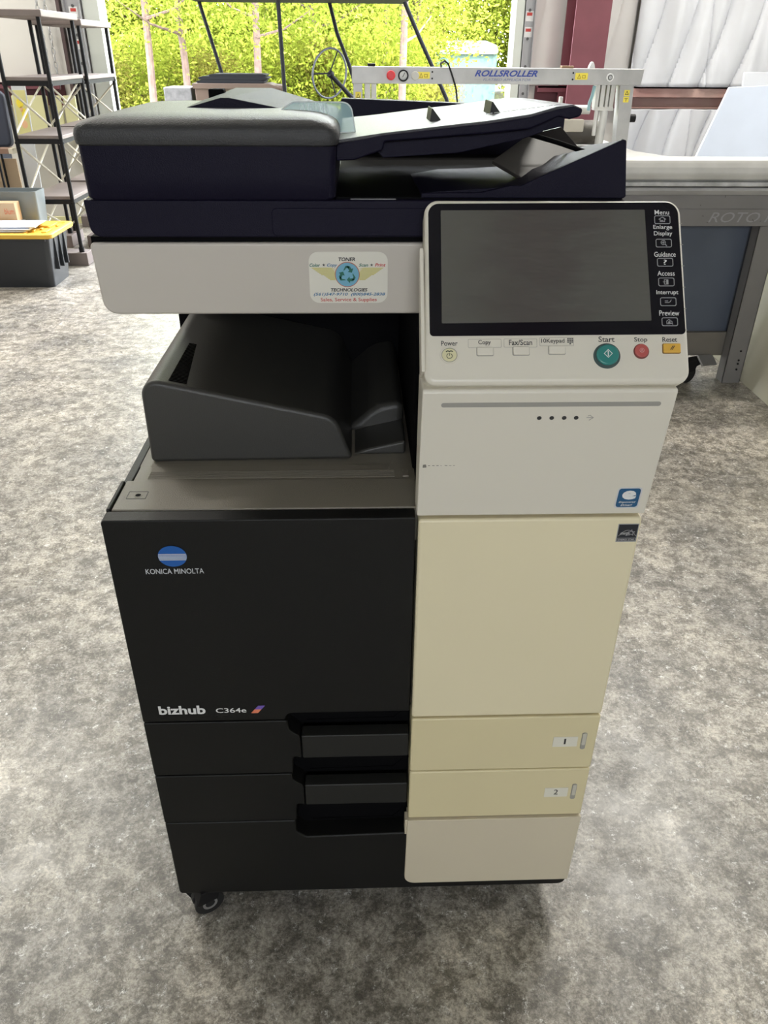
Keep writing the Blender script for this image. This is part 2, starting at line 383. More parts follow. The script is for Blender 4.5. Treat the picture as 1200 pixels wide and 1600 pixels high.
for x in (.4775, .4905, .5035, .516): obj('indicator_lamp', extr(bmn(), UF, circ(x, .128, .0024, 14, .0022), 0, .0004), inkk, upc)
bm = bmn(); stroke(bm, UF, [(.527, .128), (.533, .128)], .0005, 0, .0003); stroke(bm, UF, [(.530, .125), (.534, .128), (.530, .131), (.528, .130)], .0005, 0, .0003); obj('arrow_mark', bm, greyslot, upc)
rb = random.Random(5); bm = bmn(); extr(bm, UF, rnd([(.3592, .0668), (.3635, .0672), (.3628, .071), (.3595, .0705)], .0005, 3), 0, .0003)
for k in range(7): x = .365 + k * .0045; extr(bm, UF, rect(x, x + rb.uniform(.001, .003), .0692, .0692 + rb.uniform(.0003, .0007)), 0, .0003)
obj('scuff_mark', bm, mat('scuff_dark', (.18, .17, .15), .7), upc)
# blue "e" sticker
st = obj('sticker', extr(bmn(), UF, rrect(.580, .6045, .0105, .036, .003), 0, .0004), mat('sticker_blue', (.02, .10, .22), .3), upc, label='small dark blue sticker with a white letter e')
obj('sticker_border', ring(bmn(), UF, rrect(.5785, .606, .009, .0375, .0035), rrect(.5795, .605, .010, .0365, .003), 0, .0005), mat('pale_border', (.60, .62, .66), .4), upc)
text('e', UF, .5925, .0275, .016, .0125, inkw, upc, bold=.06, d=.0008)
text('Empowered', UF, .592, .0175, .019, .003, inkw, upc, bold=.02, shear=.3, d=.0008)
text('Driver!', UF, .592, .0135, .013, .003, inkw, upc, bold=.02, shear=.3, d=.0008)
# star sticker on the middle cover
fr = FRONT(-.0021)
obj('sticker', extr(bmn(), fr, rect(.5885, .6115, .7125, .736), 0, .0004), mat('sticker_black', (.02, .022, .028), .35), mid, label='small black energy label sticker')
bm = bmn(); ring(bm, fr, rect(.588, .612, .712, .7365), rect(.5888, .6112, .7128, .7357), 0, .0005)
stroke(bm, fr, [(.590 + .0205 * k / 12, .7195 + .0125 * math.sin(PI * (.12 + .76 * k / 12)) - .004) for k in range(13)], .0006, .0004, .0007)
stroke(bm, fr, rect(.5895, .6105, .7135, .7172), .0004, .0004, .0007, True)
sp = [(.6045 + (.0042 if k % 2 == 0 else .0019) * math.sin(k * PI / 5), .7245 + (.0042 if k % 2 == 0 else .0019) * math.cos(k * PI / 5)) for k in range(10)]
stroke(bm, fr, sp, .0005, .0004, .0007, True)
obj('label_border', bm, inkgrey, mid)
text('energy', fr, .597, .7228, .0105, .0042, inkw, mid, shear=.3, d=.0007)
text('ENERGY STAR', fr, .600, .7153, .0185, .0022, inkw, mid, d=.0007)
# --- output shelf (behind the door top)
bm = bmn(); box(bm, .006, XS + .004, .024, .095, .70, .7468); sh = obj('shelf_top', bm, taupe, P, .002)
bm = bmn(); box(bm, .014, XS + .004, .0965, .135, .70, .7452)
for k in range(7): box(bm, .03, .335, .101 + k * .0028, .1022 + k * .0028, .744, .7459)
obj('ribbed_strip', bm, taupe, P)
bm = bmn(); box(bm, .012, XS + .004, .136, .50, .68, .7445); obj('output_floor', bm, taupe, P, .001)
bm = bmn(); box(bm, .0, .0052, .0235, .093, .69, .748); obj('edge_strip', bm, black, P, .002)
bm = bmn(); box(bm, .0, .011, .095, .50, .69, .7425); obj('edge_strip', bm, black, P, .002)
fr = TOP(.7468)
bm = ring(bmn(), fr, rrect(.0165, .0395, .049, .067, .0012), rrect(.0172, .0388, .0497, .0663, .001), -.0002, .0003); obj('socket_frame', bm, mat('thin_dark_line', (.05, .048, .045), .5), sh)
bm = ring(bmn(), fr, circ(.029, .0575, .0048, 20, .0048), circ(.029, .0575, .0034, 20), -.0002, .0004); obj('socket_rim', bm, taupe, sh)
obj('socket_hole', extr(bmn(), fr, circ(.029, .0575, .0034, 20), -.0002, .0003), deep, sh)
# output tray hump
def zt(x): return .850 - (x - .045) * .205
pf = rnd([(.024, .744), (.0245, zt(.0245) + .005), (.262, zt(.262)), (.283, .746)], [0, .020, .030, .0], 8)
hump = obj('output_tray', extr(bmn(), FRONT(.147), pf, 0, -.35), humpgrey, P, .006, 4, label='dark grey wedge shaped paper output tray')
bm = bmn()
for k in range(34):
    y = .158 + k * .0042; x0 = .058; x1 = .058 + .022 * (1 - k / 60)
    fr = Fr((0, y, 0), (1, 0, -.2262), (0, 1, 0))
    fr.o = Vector((x0, y, .8592 - (x0 - .0245) * .2262 + .0002)); extr(bm, fr, rect(0, x1 - x0, 0, .0018), 0, .0004)
obj('vent_slots', bm, mat('slot_black', (.002, .002, .002), .9, spec=0), hump)
# second hump at the right back
pf = rnd([(.270, .744), (.305, .775), (.320, .784), (.3525, .790), (.3525, .744)], [0, .03, .02, .012, 0], 6)
obj('output_tray', extr(bmn(), FRONT(.235), pf, 0, -.27), humpgrey, P, .010, 4, label='small raised right end of the output tray')
pf = rnd([(.283, .744), (.300, .752), (.352, .764), (.352, .744)], [0, .01, 0, 0], 4)
obj('tray_ramp', extr(bmn(), FRONT(.165), pf, 0, -.09), humpgrey, P, .004)
obj('door_latch', box(bmn(), .345, .3525, .10, .118, .744, .7475), taupe, P, .001)
# --- scanner body
sy = .125
pf = rnd([(.0065, .943), (W, .943), (W, 1.021), (.003, 1.021)], [.016, .004, .004, .005], 6)
scn = obj('scanner_body', extr(bmn(), FRONT(sy), pf, 0, -.47), white, P, .003, 4, label='off-white scanner housing')
obj('scanner_rim', box(bmn(), .004, W - .002, sy + .006, .592, 1.018, 1.0265), deep, P)
# toner sticker
fr = FRONT(sy - .0004); SX, SZ = .2815, .984; ks = .0868 / 1000
def S(px, py): return (SX + (px - 580) * ks * 1.0, SZ - (py - 425) * .0557 / 640)
stk = obj('service_sticker', extr(bmn(), fr, rrect(.238, .325, .956, .012 + 1.0, .0105), 0, .0004), paper, scn, label='pale service sticker with winged recycling emblem')
def stx(t, x0, x1, y0, y1, m, **k):
    a = S(x0, y1); b = S(x1, y0); text(t, fr, (a[0] + b[0]) / 2, (a[1] + b[1]) / 2, b[0] - a[0], b[1] - a[1], m, scn, d=.0008, **k)
stx('TONER', 456, 668, 172, 218, inkk, bold=.03, shear=.2)
stx('TECHNOLOGIES', 350, 822, 556, 600, inkk, bold=.03, shear=.2)
stx('Color', 88, 222, 246, 288, green, bold=.02, shear=.3); stx('Copy', 310, 440, 246, 296, blue, bold=.02, shear=.3)
stx('Scan', 712, 832, 246, 286, green, bold=.02, shear=.3); stx('Print', 916, 1054, 244, 286, red, bold=.02, shear=.3)
stx('(561)547-9710', 128, 568, 614, 662, blue, bold=.02, shear=.25); stx('(800)845-2838', 610, 1050, 614, 662, blue, bold=.02, shear=.25)
stx('Sales, Service & Supplies', 215, 942, 680, 738, red, bold=.01)
for cx in (268, 876): obj('star_mark', extr(bmn(), fr, [S(cx + (20 if k % 2 == 0 else 8) * math.sin(k * PI / 5), 266 - (20 if k % 2 == 0 else 8) * math.cos(k * PI / 5)) for k in range(10)], .0004, .0008), inkk, scn)
bm = bmn(); bm2 = bmn()
for k in range(10):
    y = 300 + k * 16; l = 110 + (k if k < 6 else k + .8) * 23
    extr(bm, fr, [S(l, y), S(l + 12, y + 10), S(420, y + 10), S(355 + min(k, 4) * 14, y)], .0004, .0007)
    extr(bm2, fr, [S(1030 - (l - 110), y), S(1018 - (l - 110), y + 10), S(715, y + 10), S(775 - min(k, 4) * 14, y)], .0004, .0007)
obj('wing_mark', bm, gold, scn); obj('wing_mark', bm2, gold, scn)
o_ = S(565, 385)
obj('emblem_rim', extr(bmn(), fr, circ(*o_, .0137, 40), .0005, .0009), mat('rust_ink', (.42, .13, .08), .5), scn)
obj('emblem_disc', extr(bmn(), fr, circ(*o_, .0129, 40), .0009, .0011), skyb, scn)
bm = bmn()
for k in range(3):
    c_, s_ = math.cos(k * 2 * PI / 3), math.sin(k * 2 * PI / 3)
    def rt(p): return (o_[0] + (p[0] * c_ - p[1] * s_), o_[1] + (p[0] * s_ + p[1] * c_))
    for q in ([(-.0046, .0042), (-.0018, .0096), (.0012, .0096), (.0026, .0072), (-.0012, .0072), (-.0026, .0052)], [(-.0005, .0093), (.0028, .0092), (.0047, .0062), (.0066, .0072), (.0052, .0022), (.0006, .0030), (.0023, .0045), (.0010, .0066)]):
        extr(bm, fr, [rt(p) for p in q], .0011, .0013)
obj('recycling_mark', bm, green, scn)
# --- document feeder
fy = sy - .004
pf = rnd([(.0085, 1.0275), (W - .030, 1.0275), (W - .036, 1.065), (.006, 1.065)], [.012, .004, .002, .002], 5)
lid = obj('feeder_base', extr(bmn(), FRONT(fy), pf, 0, -.46), navy, P, .003, label='blue-black lower slab of the document feeder')
obj('lifting_grip', extr(bmn(), FRONT(fy), rnd([(.201, 1.0285), (.38, 1.0285), (.38, 1.0575), (.201, 1.0575)], .006, 5), .0012, -.01), navy, lid, .0015)
obj('sticker_strip', box(bmn(), .285, .333, fy + .006, fy + .022, 1.0648, 1.0655), mat('grey_strip', (.30, .30, .31), .5), lid)
bm = bmn()
for x in (.288, .300, .312, .324): box(bm, x, x + .007, fy + .009, fy + .018, 1.0655, 1.0658)
obj('strip_icons', bm, inkk, lid)
# feeder block with rounded cover
def loopsmesh(rings, m, name, parent, label=None):
    bm = bmn(); R_ = [[bm.verts.new(p) for p in r] for r in rings]; n = len(R_[0]); fs = []
    for a, b in zip(R_, R_[1:]):
        for k in range(n): fs.append(bm.faces.new((a[k], a[(k + 1) % n], b[(k + 1) % n], b[k])))
    fs.append(bm.faces.new(R_[0])); fs.append(bm.faces.new(R_[-1])); bmesh.ops.recalc_face_normals(bm, faces=fs)
    return obj(name, bm, m, parent, label=label)
def slab(x0, x1, y0, y1, z, r): return [(u, v, z) for u, v in rrect(x0, x1, y0, y1, r, 6)]
rg = []
for z, i in ((1.0655, .003), (1.068, .0), (1.09, -.0005), (1.112, -.001), (1.1165, -.001)): rg.append(slab(.0115 + i, .2695 - i, fy - .002 + i * .5, .40, z, .008))
blk = loopsmesh(rg, navy, 'feeder_body', P)
rg = []
for z, i in ((1.1165, -.0015), (1.118, -.0035), (1.122, -.0045), (1.127, -.0045), (1.1315, -.0035), (1.1350, -.0010), (1.1378, .003), (1.1402, .009), (1.1422, .017), (1.1437, .029), (1.1446, .045)): rg.append(slab(.0115 + i, .2695 - i * 1.0, fy - .002 + i * .8, .40 - max(i, 0) * .5, z, .012 + max(i, 0) * .3))
cov = loopsmesh(rg, mat('satin_grey_cover', (.032, .032, .033), .42, bump=.4, bscale=700, spec=.38), 'feeder_cover', P, label='rounded satin grey top cover of the feeder')
# raised guide roof on the cover
bm = bmn()
A_ = [(.098, .235, 1.1435), (.141, .235, 1.1545), (.150, .235, 1.1545), (.212, .235, 1.1435)]; B_ = [(.090, .385, 1.143), (.139, .385, 1.159), (.185, .385, 1.159), (.245, .385, 1.143)]
va = [bm.verts.new(p) for p in A_]; vb = [bm.verts.new(p) for p in B_]; n = 4
fs = [bm.faces.new(va), bm.faces.new(vb)] + [bm.faces.new((va[i], va[(i + 1) % n], vb[(i + 1) % n], vb[i])) for i in range(n)]; bmesh.ops.recalc_face_normals(bm, faces=fs)
obj('jam_lever_cover', bm, navy, cov, .001)
obj('lever', box(bmn(), .112, .131, .33, .35, 1.148, 1.1595), deep, cov, .002)
# rear wall of the feeder
bm = bmn(); extr(bm, FRONT(.53), rnd([(.27, 1.065), (.603, 1.06), (.603, 1.128), (.585, 1.131), (.27, 1.141)], .003, 3), 0, -.03); obj('feeder_rear_wall', bm, navy, P, .002)
bm = bmn(); box(bm, .27, .577, fy + .01, .53, 1.0645, 1.067); obj('platen_cover', bm, deep, P)
# input tray: a sloping plate, rail under its front edge, rolled lip at the end
def platform(bm, prof, y0, y1, th, back):
    rows = []
    for (x, z), (xb, zb) in zip(prof, back):
        rows.append([bm.verts.new(p) for p in ((x, y0, z), (xb, y1, zb), (xb, y1, zb - th), (x, y0, z - th))])
    fs = []
    for a, b in zip(rows, rows[1:]):
        for k in range(4): fs.append(bm.faces.new((a[k], a[(k + 1) % 4], b[(k + 1) % 4], b[k])))
    fs += [bm.faces.new(rows[0]), bm.faces.new(rows[-1])]; bmesh.ops.recalc_face_normals(bm, faces=fs); return bm
pr = [(.27, 1.1205), (.320, 1.1275), (.387, 1.135), (.426, 1.139), (.472, 1.1455), (.498, 1.1525), (.515, 1.1545), (.522, 1.152)]
bk = [(.27, 1.121), (.320, 1.126), (.387, 1.134), (.426, 1.138), (.472, 1.144), (.498, 1.147), (.520, 1.147), (.527, 1.145)]
intr = obj('document_tray', platform(bmn(), pr, .142, .44, .0035, bk), mat('satin_grey_tray', (.05, .05, .055), .36, bump=.5, bscale=500, spec=.45), P, .001, label='sloping satin grey paper input tray')
bm = extr(bmn(), FRONT(.138), rnd([(.270, 1.117), (.319, 1.1255), (.387, 1.133), (.426, 1.137), (.472, 1.1435), (.498, 1.1505), (.515, 1.1535), (.525, 1.151), (.523, 1.144), (.512, 1.141), (.500, 1.1435), (.472, 1.132), (.427, 1.1275), (.321, 1.1195), (.319, 1.1115), (.29, 1.102), (.270, 1.101)], [0, 0, 0, 0, .01, .01, .004, .003, .004, .003, .003, .01, .01, .003, .003, .004, 0], 4), 0, -.018); obj('tray_rail', bm, navy, intr, .002)
bm = extr(bmn(), FRONT(.150), rnd([(.30, 1.122), (.50, 1.146), (.497, 1.138), (.487, 1.128), (.468, 1.122), (.40, 1.108), (.32, 1.103)], .003, 3), 0, -.27); obj('tray_underside', bm, navy, intr, .002)
for x, y in ((.374, .215), (.4405, .215)):
    z = 1.1318 + (x - .374) * .105; bm = extr(bmn(), FRONT(y), rnd([(x, z), (x + .002, z + .0155), (x + .0125, z + .003), (x + .012, z)], [0, .0008, 0, 0], 3), 0, -.05); obj('paper_guide', bm, traygrey, intr, .0006)
bm = bmn()
for k in range(9): stroke(bm, Fr((.43 + k * .009, .17, 1.1435 + k * .0011), (1, 0, .13), (0, 1, 0)), [(0, 0), (.006, 0)], .0012, 0, .0004)
obj('size_marks', bm, inkgrey, intr)
# clear flap over the feed slot
clear = mat('clear_plastic_flap', (.42, .60, .62), .12, spec=.6, alpha=.50)
ff = Fr((.222, .205, 1.119), (1, .05, 0), (-.10, .25, .96))
fl = obj('clear_flap', extr(bmn(), ff, rnd([(.004, .0), (.070, .003), (.068, .034), (.004, .0345), (-.02, .020)], [.001, .002, .010, .012, .006], 5), 0, .0016), clear, P, .0004, label='clear plastic flap at the feeder slot')
obj('flap_edge', ring(bmn(), ff, rnd([(.004, .0), (.070, .003), (.068, .034), (.004, .0345), (-.02, .020)], [.001, .002, .010, .012, .006], 5), rnd([(.005, .001), (.0688, .004), (.0668, .0328), (.0045, .0333), (-.0185, .0195)], [.001, .002, .010, .012, .006], 5), .0016, .0024), mat('pale_flap_edge', (.55, .60, .60), .3), fl)
bm = bmn()
for k in range(8): stroke(bm, ff, [(.012 + k * .0042, .018), (.011 + k * .0042, .031)], .0011, .0017, .0021)
obj('flap_ribs', bm, mat('pale_rib', (.52, .60, .62), .4), fl)
obj('flap_pin', cyl(bmn(), ff.p(.016, .014, .003), ff.p(.026, .024, .003), .0008, 6), deep, fl)
# output side of the feeder
wing = extr(bmn(), FRONT(.130), rnd([(.36, 1.066), (.36, 1.071), (.423, 1.0715), (.455, 1.0785), (.466, 1.0785), (.486, 1.0875), (.5685, 1.1235), (.572, 1.1225), (.5805, 1.068), (.578, 1.066)], [0, .0, .01, .004, .01, .01, .003, .002, 0, 0], 5), 0, -.006)
ot = obj('feeder_output_tray', wing, navy, P, .0012, label='dark output tray wing of the feeder')
outm = mat('worn_brown_black_plastic', (.050, .043, .038), .5, noise=.2, nscale=12)
bm = bmn()
A_ = [(.36, 1.0705), (.44, 1.0755), (.466, 1.078), (.490, 1.088), (.5675, 1.1215)]; B_ = [(.36, 1.066), (.44, 1.068), (.475, 1.070), (.505, 1.078), (.592, 1.096)]
platform(bm, A_, .136, .36, .003, B_); obj('output_surface', bm, navy, ot)
bm = bmn(); vs_ = [bm.verts.new(p) for p in ((.448, .22, 1.093), (.500, .27, 1.118), (.574, .30, 1.094), (.490, .18, 1.073), (.448, .222, 1.089), (.500, .272, 1.114), (.574, .302, 1.090), (.490, .182, 1.069))]
fs = [bm.faces.new([vs_[i] for i in q]) for q in ((0, 1, 2, 3), (4, 5, 6, 7), (0, 1, 5, 4), (1, 2, 6, 5), (2, 3, 7, 6), (3, 0, 4, 7))]; bmesh.ops.recalc_face_normals(bm, faces=fs); obj('stopper_flap', bm, outm, ot, .0008)
obj('support_rod', tube(bmn(), [(.492, .24, 1.119), (.53, .255, 1.109), (.568, .27, 1.0975)], .0028, 8), deep, ot)
bm = bmn(); vs_ = [bm.verts.new(p) for p in ((.508, .37, 1.105), (.553, .34, 1.119), (.584, .34, 1.090), (.53, .37, 1.08), (.508, .376, 1.105), (.553, .346, 1.119), (.584, .346, 1.090), (.53, .376, 1.08))]
fs = [bm.faces.new([vs_[i] for i in q]) for q in ((0, 1, 2, 3), (4, 5, 6, 7), (0, 1, 5, 4), (1, 2, 6, 5), (2, 3, 7, 6), (3, 0, 4, 7))]; bmesh.ops.recalc_face_normals(bm, faces=fs); obj('stopper_flap', bm, outm, ot, .0006)
# --- control panel
PF = Fr((.357, -.02, .915), (1, 0, 0), (0, .1, .145))
PF.n = PF.ex.cross(PF.ew)
bm = extr(bmn(), PF, rnd([(.0, -.001), (.2705, -.001), (.267, .1905), (.0035, .1905)], [.012, .014, .015, .014], 8), 0, -.030)
pan = obj('control_panel', bm, white2, P, .006, 4, label='off-white control panel housing with screen and keys')
obj('panel_arm', box(bmn(), .40, .585, .06, .14, .93, 1.0), white2, P, .01)
obj('panel_side', extr(bmn(), SIDE(.3585), [(-.012, .925), (.06, 1.03), (.062, 1.005), (.01, .91)], 0, -.004), white2, pan, .001)
bz = obj('screen_bezel', extr(bmn(), PF, rnd([(.0062, .0485), (.2662, .0495), (.2628, .187), (.0068, .185)], [.004, .004, .013, .011], 8), 0, .0007), glassblk, pan)
scm = mat('screen_film', (.085, .085, .078), .13, spec=1); nt = scm.node_tree; nt.nodes['Principled BSDF'].inputs['IOR'].default_value = 1.7
tc = nt.nodes.new('ShaderNodeTexCoord'); mp = nt.nodes.new('ShaderNodeMapping'); mp.inputs['Rotation'].default_value = (0, .7, 0); mp.inputs['Scale'].default_value = (7, 7, 30)
n_ = nt.nodes.new('ShaderNodeTexNoise'); n_.inputs['Scale'].default_value = 1.6; n_.inputs['Detail'].default_value = 3; bp = nt.nodes.new('ShaderNodeBump'); bp.inputs['Strength'].default_value = .35; bp.inputs['Distance'].default_value = .006
nt.links.new(tc.outputs['Object'], mp.inputs[0]); nt.links.new(mp.outputs[0], n_.inputs['Vector']); nt.links.new(n_.outputs['Fac'], bp.inputs['Height']); nt.links.new(bp.outputs[0], nt.nodes['Principled BSDF'].inputs['Normal'])
obj('touch_screen', extr(bmn(), PF, rnd([(.0185, .0615), (.2315, .0635), (.2285, .179), (.0195, .178)], .0008, 2), .0007, .0010), scm, pan, label='grey glossy touch screen under protective film')
def keyframe(cx, cy, w=.0165, h=.0088): return ring(bmn(), PF, rrect(cx - w / 2, cx + w / 2, cy - h / 2, cy + h / 2, .0018), rrect(cx - w / 2 + .0006, cx + w / 2 - .0006, cy - h / 2 + .0006, cy + h / 2 - .0006, .0014), .0007, .0011)
def ptext(t, cx, cy, w, h, m=inkw, **k): text(t, PF, cx, cy, w, h, m, pan, d=.0011 if m is inkw else .0003, **k)
keys = [('Menu', .2462, .1762, .0150, .0048, .2465, .1685), ('Guidance', .2478, .1322, .0222, .0052, .2478, .1240), ('Access', .2482, .1124, .0177, .0050, .2483, .1035), ('Interrupt', .2488, .0922, .0225, .0056, .2495, .0830), ('Preview', .2500, .0712, .0205, .0055, .2503, .0623)]
for t, tx, ty, tw, th, kx, ky in keys:
    ptext(t, tx, ty, tw, th, bold=.006); obj('key_outline', keyframe(kx, ky), inkgrey, pan)
ptext('Enlarge', .2466, .1602, .0195, .0056, bold=.006); ptext('Display', .2467, .1535, .0190, .0056, bold=.006); obj('key_outline', keyframe(.2471, .1440), inkgrey, pan)
d0, d1 = .0008, .0012
bm = bmn(); stroke(bm, PF, [(.2442, .1665), (.2442, .1690), (.2430, .1690), (.2465, .1712), (.250, .1690), (.2488, .1690), (.2488, .1665)], .0006, d0, d1, True); stroke(bm, PF, [(.2452, .1676), (.247, .1676)], .0008, d0, d1); obj('key_icon', bm, inkgrey, pan)
bm = bmn(); ring(bm, PF, circ(.2466, .1446, .0025, 20), circ(.2466, .1446, .0020, 20), d0, d1); stroke(bm, PF, [(.2484, .1428), (.2500, .1412)], .0007, d0, d1); stroke(bm, PF, [(.2453, .1446), (.2479, .1446)], .0005, d0, d1); stroke(bm, PF, [(.2466, .1433), (.2466, .1459)], .0005, d0, d1); obj('key_icon', bm, inkgrey, pan)
ptext('?', .2478, .1240, .0035, .0052)
bm = bmn(); extr(bm, PF, [(.2482, .1010), (.2503, .1010), (.2503, .1060), (.2482, .1060)], d0, d1); stroke(bm, PF, [(.2482, .1058), (.2462, .1058), (.2462, .1012), (.2482, .1012)], .0005, d0, d1); stroke(bm, PF, [(.2450, .1035), (.2475, .1035)], .0005, d0, d1); obj('key_icon', bm, inkgrey, pan)
bm = bmn(); stroke(bm, PF, [(.2462, .0838), (.2490, .0838)], .0006, d0, d1); stroke(bm, PF, [(.2462, .0822), (.2500, .0822), (.2515, .0830), (.2525, .0848)], .0006, d0, d1); obj('key_icon', bm, inkgrey, pan)
bm = bmn(); stroke(bm, PF, [(.2472, .0602), (.2472, .0632), (.2492, .0645), (.2505, .0640), (.2505, .0602)], .0005, d0, d1, True); ring(bm, PF, circ(.2513, .0618, .0016, 14), circ(.2513, .0618, .0011, 14), d0, d1); extr(bm, PF, [(.2482, .0606), (.2500, .0606), (.2491, .0630)], d0, d1); stroke(bm, PF, [(.2522, .0608), (.2532, .0598)], .0006, d0, d1); obj('key_icon', bm, inkgrey, pan)
# lower key row
ptext('Power', .0258, .0412, .0165, .0050, inkk, bold=.01)
ptext('Copy', .0613, .0416, .0128, .0056, inkk, bold=.01); ptext('Fax/Scan', .0977, .0418, .0235, .0056, inkk, bold=.01); ptext('10Keypad', .1305, .0428, .0235, .0058, inkk, bold=.01)
ptext('Start', .1852, .0447, .0165, .0056, inkk, bold=.01); ptext('Stop', .2201, .0437, .0135, .0060, inkk, bold=.01); ptext('Reset', .2498, .0442, .0150, .0050, inkk, bold=.01)
bm = bmn()
for i in range(3):
    for j in range(4 if i == 1 else 3): extr(bm, PF, rect(.1452 + i * .0021, .1468 + i * .0021, .0448 - j * .0017, .0459 - j * .0017), 0, .0003)
obj('keypad_icon', bm, inkk, pan)
lbm = mat('key_label_plate', (.60, .575, .50), .4)
for x0, x1, zc in ((.0446, .0784, .0410), (.0808, .1145, .0413), (.1170, .1518, .0424)):
    obj('label_plate', ring(bmn(), PF, rrect(x0, x1, zc - .0045, zc + .0045, .0012), rrect(x0 + .0004, x1 - .0004, zc - .0041, zc + .0041, .001), 0, .0002), mat('plate_line', (.40, .38, .33), .5), pan)
for cx, cy in ((.0616, .0327), (.0980, .0330), (.1343, .0336)):
    obj('key_well', extr(bmn(), PF, rrect(cx - .0088, cx + .0088, cy - .0047, cy + .0047, .0016), 0, .0002), greyslot, pan)
    obj('key', extr(bmn(), PF, rrect(cx - .0083, cx + .0083, cy - .0042, cy + .0042, .0014), 0, .0026), white2, pan, .001, label='small off-white oblong key')
obj('key_rim', ring(bmn(), PF, circ(.0256, .0292, .0096, 32, .0088), circ(.0256, .0292, .0080, 32, .0073), 0, .0012), white2, pan, .0004)
obj('key_well', extr(bmn(), PF, circ(.0256, .0292, .0080, 32, .0073), 0, .0002), greyslot, pan)
obj('power_key', extr(bmn(), PF, circ(.0256, .0292, .0074, 32, .0067), 0, .0010), mat('pale_yellow_key', (.70, .66, .42), .35), pan, .0006, label='round pale yellow power key')
bm = bmn(); stroke(bm, PF, [(.0256 + .0028 * math.cos(a_ / 12 * 2 * PI + PI / 2), .0281 + .0026 * math.sin(a_ / 12 * 2 * PI + PI / 2)) for a_ in range(1, 12)], .0006, .0010, .0013); stroke(bm, PF, [(.0256, .0285), (.0256, .0310)], .0006, .0010, .0013)
stroke(bm, PF, [(.0225, .0325), (.0240, .0333), (.0256, .0325), (.0272, .0333), (.0287, .0325)], .0010, .0010, .0013); obj('power_symbol', bm, mat('dark_green_ink', (.06, .08, .04), .5), pan)
obj('key_well', extr(bmn(), PF, circ(.1850, .0276, .0138, 40, .0130), 0, .0003), mat('dark_teal_well', (.06, .09, .085), .45), pan)
obj('start_key', extr(bmn(), PF, circ(.1853, .0283, .0116, 40, .0106), 0, .0038), mat('teal_key', (.035, .22, .20), .3), pan, .0022, 4, label='large round teal start key')
bm = bmn(); stroke(bm, PF, [(.1853, .0252), (.1894, .0292), (.1853, .0332), (.1812, .0292)], .0006, .0038, .0041, True); stroke(bm, PF, [(.1853, .0268), (.1853, .0316)], .0010, .0038, .0041); obj('start_symbol', bm, inkw, pan)
obj('key_well', extr(bmn(), PF, circ(.2203, .0321, .0080, 32, .0078), 0, .0003), mat('dark_red_well', (.20, .06, .05), .45), pan)
obj('stop_key', extr(bmn(), PF, circ(.2203, .0326, .0072, 32, .0068), 0, .0022), mat('red_key', (.46, .10, .09), .35), pan, .0012, 4, label='round red stop key')
bm = ring(bmn(), PF, circ(.2203, .0326, .0024, 20), circ(.2203, .0326, .0020, 20), .0022, .0025); stroke(bm, PF, [(.2190, .0316), (.2216, .0316), (.2203, .0338)], .0005, .0022, .0025, True); obj('stop_symbol', bm, mat('pink_ink', (.70, .35, .33), .5), pan)
obj('key_well', extr(bmn(), PF, rrect(.2418, .2606, .0295, .0400, .0015), 0, .0003), mat('brown_well', (.22, .13, .03), .45), pan)
obj('reset_key', extr(bmn(), PF, rrect(.2424, .2600, .0303, .0397, .0012), 0, .0026), mat('amber_key', (.72, .42, .07), .35), pan, .0010, label='oblong amber reset key')
bm = bmn(); stroke(bm, PF, [(.2494, .0333), (.2518, .0368)], .0007, .0026, .0029); stroke(bm, PF, [(.2510, .0333), (.2534, .0368)], .0007, .0026, .0029); obj('reset_symbol', bm, inkk, pan)
bm = bmn()
for k in range(6): c_ = .165 - k * .0222; stroke(bm, PF, [(.2649 + k * .0003, c_), (.2668 + k * .0003, c_)], .0006, -.0002, .0003)
obj('edge_ticks', bm, greyslot, pan)
# --- casters
def caster(x, y, ang, toe=False):
    c, s = math.cos(ang), math.sin(ang)
    bm = bmn(); fr_ = Fr((x, y, 0), (c, s, 0), (0, 0, 1))
    extr(bm, fr_, rnd([(-.022, .030), (-.012, .058), (.020, .058), (.014, .030)], .004, 3), -.015, .015)
    k = obj('caster', bm, blackmetal, P, .001)
    for d in (-.012, .004):
        o = obj('wheel', extr(bmn(), fr_, circ(0, .024, .024, 24), d, d + .009), rubber, k, .002)
        obj('hub', ring(bmn(), fr_, circ(0, .024, .012, 20), circ(0, .024, .008, 20), d - .0006, d + .0096), steel, k)
caster(.038, .014, .5); caster(.575, .06, .3); caster(.035, .55, 1.2); caster(.575, .55, .8)
bm = bmn(); extr(bm, Fr((-.004, .018, .048), (.9, .3, -.3), (0, 0, 1)), [(0, 0), (.016, -.002), (.020, -.034), (.016, -.036)], -.004, .004); obj('caster_lever', bm, blackmetal, P, .001)

# ================================================================== roller table on the right
T = thing('roller_table', 'long grey flatbed application table behind the copier at the right', 'table', (1.2, 2.9, 0))
topm = alu_l
bm = extr(bmn(), TOP(.78), [(.25, 2.34), (1.86, 2.34), (1.78, 2.86), (1.62, 3.25), (1.62, 4.7), (.25, 4.7)], 0, .022); obj('table_top', bm, mat('table_mat', (.60, .60, .57), .3, noise=.12, nscale=4), T, .004)
